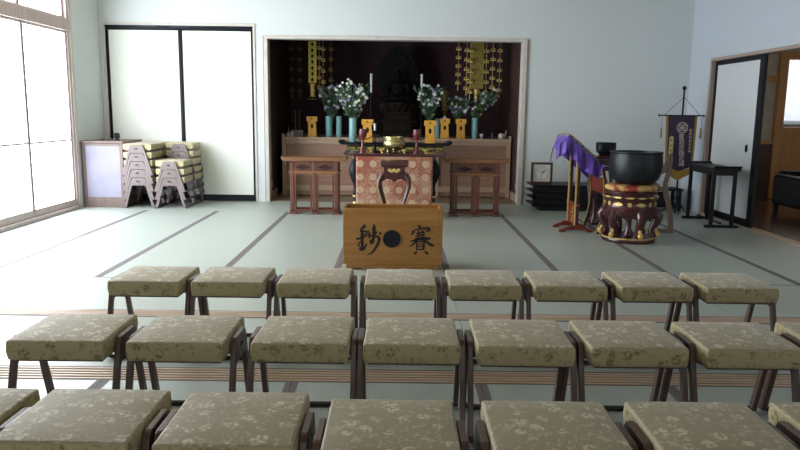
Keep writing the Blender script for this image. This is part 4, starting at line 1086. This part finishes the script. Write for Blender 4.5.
# cloth
cl = empty('draped_cloth', (1.98, 7.88, .905), 0, 'bright purple cloth with gold brocade top draped over the sloping stand', 'cloth')
def slope(x): return -(x-.02)*math.tan(an_)
def topf(u, v):
    x = -.150+.38*u; y = -.262+.524*v; return (x, y, slope(x)+.012+.060*(1-abs(2*v-1)**8)*(1-abs(2*u-1)**10)+.004*math.sin(u*19+v*5))
q = MB(); q.grid(16, 10, topf); q.build('brocade_top', M['broc'], cl, smooth=True, solid=.006)
FALL = [(-.245, -.075), (-.20, -.03), (-.165, .03), (-.13, -.03), (-.10, -.10), (-.05, -.125), (0, -.19), (.06, -.235), (.12, -.25), (.18, -.30), (.215, -.27), (.25, -.16)]
def fallz(x):
    for (a, za), (b, zb) in zip(FALL, FALL[1:]):
        if x <= b: t_ = (x-a)/(b-a); t_ = t_*t_*(3-2*t_); return za+(zb-za)*t_
    return FALL[-1][1]
def front(u, v):   # hangs on the camera side
    x = -.245+.495*u
    zt = slope(max(-.145, min(x, .225)))+.026-max(0, -.145-x)*.9
    z = zt+(fallz(x)-zt)*v
    return (x+.012*v*math.sin(u*24), -.258-.022*v+.030*v*math.sin(u*22+.6+v)+.012*v*math.sin(u*47), z)
q = MB(); q.grid(64, 14, front); q.build('front_fall', M['purple'], cl, smooth=True, solid=.003)
def backf(u, v):
    x = -.15+.40*u; zt = slope(min(x, .225))+.026
    return (x, .25+.02*v+.02*v*math.sin(u*15), zt-.2*v)
q = MB(); q.grid(30, 8, backf); q.build('back_fall', M['purple'], cl, smooth=True, solid=.003)
def leftf(u, v):
    y = -.25+.50*u; bot = -.22+.07*math.cos(u*9+1)-.05*(u > .8)
    return (-.150-.075*math.sin(v*PI*.5)-.02*v*abs(math.sin(u*6+.5)), y, slope(-.145)+.022+bot*v*.95)
q = MB(); q.grid(30, 10, leftf); q.build('side_fall', M['purple'], cl, smooth=True, solid=.003)
def rightf(u, v):
    y = -.25+.50*u
    return (.225+.02*v+.02*v*math.sin(u*14), y, slope(.225)+.026-(.11+.04*math.cos(u*8))*v)
q = MB(); q.grid(24, 6, rightf); q.build('side_fall', M['purple'], cl, smooth=True, solid=.003)

# curved-leg stand behind it
cs_ = empty('folding_chair_frame', (2.22, 7.9, 0), 0, 'red lacquer chair frame with gold-edged bow-shaped legs beside the large gong', 'chair')
for y in (-.29, .27):
    pts = [(-.03, y, 0.0), (.01, y, .12), (.035, y, .28), (.04, y, .42), (.03, y, .56), (.0, y, .70)]
    q = MB(); q.strip(pts, [.035, .034, .032, .03, .03, .03], .03, (0, 1, 0)); lg = q.build('leg', M['maroon'], cs_, bevel=.003)
    q = MB(); q.strip([(p[0]-.018, p[1]-.012, p[2]) for p in pts], .008, .014, (0, 1, 0)); q.build('gilt_edge', M['gold'], lg)
q = MB(); q.box(.02, .045, -.32, .30, .575, .60); q.box(.02, .04, -.31, .29, .44, .455); q.build('crossbar', M['orange_red'], cs_, bevel=.003)
q = MB(); q.prism([[(-.28, .455), (.26, .455), (.26, .575), (-.28, .575)]], .012, T((.036, 0, 0), (0, 0, PI/2))); q.build('back_panel', M['orange_red'], cs_)
q = MB(); q.box(0.03, .19, -.28, .26, .425, .44); q.build('seat_web', M['maroon'], cs_)
for y in (-.29, .27):
    q = MB(); q.strip([(.03, y+.02, .44), (.11, y+.02, .25), (.17, y+.02, 0)], .026, .02, (0, 1, 0)); q.build('leg', M['maroon'], cs_, bevel=.003)

# red pedestal with a white cushion, between the stands
rs = empty('drum_pedestal', (2.475, 8.78, 0), 0, 'small red pedestal with white padded top seen between the chair legs', 'stand')
q = MB(); q.lathe([(0, 0), (.07, 0), (.075, .03), (.04, .06), (.022, .10), (.022, .36), (.045, .40), (.075, .43), (.075, .45), (0, .45)], seg=24); q.build('post', M['maroon'], rs, smooth=True)
q = MB(); q.lathe([(0, .45), (.075, .45), (.09, .475), (.08, .505), (0, .52)], seg=24); q.build('pad', M['cream'], rs, smooth=True)

# plain bent-wood frame to the right of the gong
wf = empty('wooden_rest', (2.95, 7.72, 0), 0, 'plain brown curved wooden rest standing behind the large gong', 'stand')
q = MB(); q.strip([(.09, 0, 0), (.085, 0, .12), (.055, 0, .30), (.01, 0, .44), (-.005, 0, .55), (.02, 0, .65), (.035, 0, .73)], [.05, .05, .05, .05, .045, .04, .03], .05, (0, 1, 0)); q.build('upright', M['plainw'], wf, bevel=.006)
q = MB(); q.prism([[(.02, .70), (.055, .74), (.06, .82), (.045, .89), (.02, .88), (-.02, .80), (-.05, .72), (-.07, .66), (-.04, .655), (0, .69)]], .03, T((0, -.015, 0))); q.build('curved_top', M['plainw'], wf, bevel=.006)
q = MB(); q.box(-.16, .12, -.03, .03, 0, .045); q.build('floor_runner', M['plainw'], wf, bevel=.006)
q = MB(); q.strip([(.0, 0, .46), (-.06, 0, .50), (-.13, 0, .56)], [.04, .035, .03], .03, (0, 1, 0)); q.build('arm', M['plainw'], wf, bevel=.004)

# low black stand behind, near the corner
lb = empty('low_stand', (3.64, 9.64, 0), 0, 'low black stand on the floor under the purple banner', 'stand')
q = MB(); q.box(-.23, .24, -.15, .15, .275, .305); q.build('tabletop', M['lacq_dull'], lb, bevel=.004)
for sx in (-.2, .2):
    for sy in (-.12, .12): q = MB(); q.box(sx-.02, sx+.02, sy-.02, sy+.02, 0, .275); q.build('leg', M['lacq_dull'], lb)
q = MB(); q.box(-.23, .24, -.15, .15, .05, .08); q.build('shelf', M['lacq_dull'], lb)
q = MB(); q.box(-.17, .1, -.1, .1, 0, .16); o = q.build('dark_case', M['lacq_dull'], None, bevel=.006, loc=(3.58, 9.64, .08)); tag(o, 'small dark case on the shelf of the low black stand', 'case')

# banner
bn = empty('banner_stand', (3.70, 9.28, 0), 0, 'black pole stand holding the purple banner in the corner', 'banner stand')
q = MB(); q.lathe([(0, 0.0), (.012, 0.0), (.012, 1.62), (0, 1.62)], seg=12); q.build('pole', M['lacq'], bn, smooth=True)
q = MB(); q.ball((0, 0, 1.645), .027); q.build('finial', M['lacq'], bn, smooth=True)
q = MB(); q.box(-.31, .27, -.03, -.012, 1.283, 1.300); q.ball((-.31, -.021, 1.291), .015, seg=8, rings=6); q.ball((.27, -.021, 1.291), .015, seg=8, rings=6); q.build('crossbar', M['lacq'], bn)
q = MB(); q.tube([(-.24, -.02, 1.30), (0, -.014, 1.53)], .003, 5); q.tube([(.22, -.02, 1.30), (0, -.014, 1.53)], .003, 5); q.build('cord', M['lacq_dull'], bn)
for k in range(3):
    a_ = 2*PI*k/3+.4; q = MB(); q.tube([(0, 0, .22), (.17*math.cos(a_), .17*math.sin(a_), .0085)], .008, 6); q.build('leg', M['lacq_dull'], bn)
for x in (-.275, .24):
    q = MB(); q.tube([(x, -.032, 1.29), (x, -.034, 1.13)], .0025, 5); tt = q.build('tassel', M['mustard'], bn)
    q = MB(); q.lathe([(0, 1.0), (.015, 1.0), (.012, 1.12), (.006, 1.135), (0, 1.135)], (x, -.034, 0), 10); q.build('tassel_end', M['mustard'], tt)
fl = empty('banner', (3.688, 9.255, 0), 0, 'dark purple banner with white crest, white lettering and mustard border', 'banner')
def wob(x, z): return -.015+.006*math.sin(x*18+z*3)+.012*(1.28-z)
def bxl(z): return -.215+.03*(1.28-z)/.7
def bxr(z): return .20-.02*(1.28-z)/.7
q = MB(); q.grid(16, 20, lambda u, v: ((lambda z: (bxl(z)+.028+(bxr(z)-bxl(z)-.056)*u, wob(u*.4-.2, z), z))(1.283-v*(.66+.06*(1-abs(2*u-1)))))); q.build('field', M['purple_d'], fl, smooth=True, solid=.002)
q = MB()
for s in (0, 1):
    q.grid(2, 20, lambda u, v: ((lambda z: ((bxl(z)+.03*u) if s == 0 else (bxr(z)-.03*u), wob((-.2 if s == 0 else .2), z)-.001, z))(1.283-v*.70)))
def fr_(u, v):
    xx_ = -.19+.375*u; zt = .62-.06*(1-abs(2*u-1)); return (xx_, wob(xx_, .6)-.001, zt+.005-v*(.075+.05*(1-abs(2*u-1))))
q.grid(16, 4, fr_); q.build('mustard_border', M['mustard'], fl, solid=.002)
q = MB(); ycr = -.0215
q.prism([circle(.005, 1.135, .072, .072, 36), circle(.005, 1.135, .063, .063, 36)], .0015, T((0, ycr, 0)))
for k in range(4):
    a_ = k*PI/2+PI/4; q.prism([circle(.005+.033*math.cos(a_), 1.135+.033*math.sin(a_), .021, .021, 14), circle(.005+.033*math.cos(a_), 1.135+.033*math.sin(a_), .013, .013, 14)], .0015, T((0, ycr, 0)))
q.prism([circle(.005, 1.135, .009, .009, 14)], .0015, T((0, ycr, 0)))
q.build('crest', M['cream'], fl)
for i, ch in enumerate('曹洞宗梅花講'): text_mb(ch, .078, 'lettering', M['cream'], fl, (.0+.004*i, -.024-.0035*i/1., 1.015-.07*i))
for i, ch in enumerate('南無釈迦牟尼佛'): text_mb(ch, .042, 'lettering', M['cream'], fl, (.115, -.024-.0022*i, 1.10-.045*i))
q = MB(); pts = [(-.128+.027*math.cos(a_), 1.0+.027*math.sin(a_)) for a_ in [PI*k/8 for k in range(9)]]+[(-.128+.027*math.cos(a_), .80+.027*math.sin(a_)) for a_ in [PI+PI*k/8 for k in range(9)]]
q.prism([pts], .002, T((0, -.028, 0))); q.build('name_label', M['cush'] if False else M['broc'] if False else mat('label_gold', (.52, .44, .22), .6), fl)
for i, ch in enumerate('梅花流'): text_mb(ch, .042, 'lettering', M['purple_d'], fl, (-.128, -.0285, .97-.07*i))

# black side table by the doorway
bk = empty('side_table', (3.80, 8.49, 0), math.radians(-2), 'tall narrow black table with sled feet by the doorway', 'table')
q = MB(); q.prism([[(-.42, .665), (.42, .665), (.42, .70), (-.42, .70)]], .31, T((-.155+.31, 0, 0), (0, 0, PI/2))); q.build('tabletop', M['lacq'], bk, bevel=.004)
for s in (-1, 1):
    q = MB(); q.prism([[(s*.40, .70), (s*.43, .70), (s*.455, .725), (s*.43, .722)]], .31, T((.155, 0, 0), (0, 0, PI/2))); q.build('upturned_end', M['lacq'], bk)
    q = MB(); q.box(-.19, .19, s*.36-.025, s*.36+.025, 0, .03); q.build('sled_foot', M['lacq'], bk, bevel=.005)
    for x in (-.12, .12): q = MB(); q.box(x-.019, x+.019, s*.36-.019, s*.36+.019, .03, .665); q.build('leg', M['lacq'], bk, bevel=.003)
q = MB(); q.box(-.13, .13, -.37, .37, .61, .665); q.build('apron', M['lacq'], bk)
q = MB(); q.box(-.010, .010, -.35, .35, .035, .055); q.build('stretcher', M['lacq'], bk)

# sofa in the corridor room
sf = empty('sofa', (5.69, 9.35, -.004), 0, 'black leather armchair in the room beyond the doorway', 'armchair')
q = MB(); q.box(-.42, .5, -.35, .40, .12, .30); q.build('base', M['leather'], sf, bevel=.03, seg=4)
q = MB(); q.box(-.34, .42, -.38, .28, .29, .42); q.build('seat', M['leather'], sf, bevel=.04, seg=4)
q = MB(); q.box(-.42, .5, .24, .42, .28, .56); q.build('backrest', M['leather'], sf, bevel=.05, seg=4)
for x in (-.49, .43):
    q = MB(); q.box(x, x+.12, -.38, .38, .10, .50); am = q.build('armrest', M['leather'], sf, bevel=.04, seg=4)
    q = MB(); q.box(x+.02, x+.10, -.36, .36, .50, .52); q.build('arm_cap', M['maroon'], am, bevel=.006)
for x in (-.43, .45):
    for y in (-.32, .34): q = MB(); q.frustum((.02, .02), (.03, .03), 0, .12, x, y); q.build('foot', M['lacq'], sf)

# ================================================================== LIGHT, WORLD, CAMERA
w = bpy.data.worlds.new('world'); SC.world = w; w.use_nodes = True
bg = w.node_tree.nodes['Background']; bg.inputs[0].default_value = (.98, .97, .94, 1); bg.inputs[1].default_value = 1.15

cam = bpy.data.cameras.new('camera'); co = bpy.data.objects.new('camera', cam); COL.objects.link(co); SC.camera = co
cam.sensor_width = 36; cam.lens = 36*702.272/800; cam.clip_start = .05
p_, y_, r_ = .160555, .0030748, .0125743
F = Vector((math.sin(y_)*math.cos(p_), math.cos(y_)*math.cos(p_), -math.sin(p_)))
RT = Vector((math.cos(y_), -math.sin(y_), 0)); UP = RT.cross(F)
Rr = math.cos(r_)*RT+math.sin(r_)*UP; Uu = -math.sin(r_)*RT+math.cos(r_)*UP
m3 = Matrix((Rr, Uu, -F)).transposed()
co.matrix_world = Matrix.Translation((0, 0, 1.30128)) @ m3.to_4x4()

SC.view_settings.view_transform = 'Standard'
SC.view_settings.look = 'None'
SC.view_settings.exposure = 0.0
SC.view_settings.gamma = 1.0
SC.cycles.use_denoising = True
SC.cycles.max_bounces = 8
SC.cycles.diffuse_bounces = 5
SC.cycles.caustics_reflective = False
SC.cycles.caustics_refractive = False
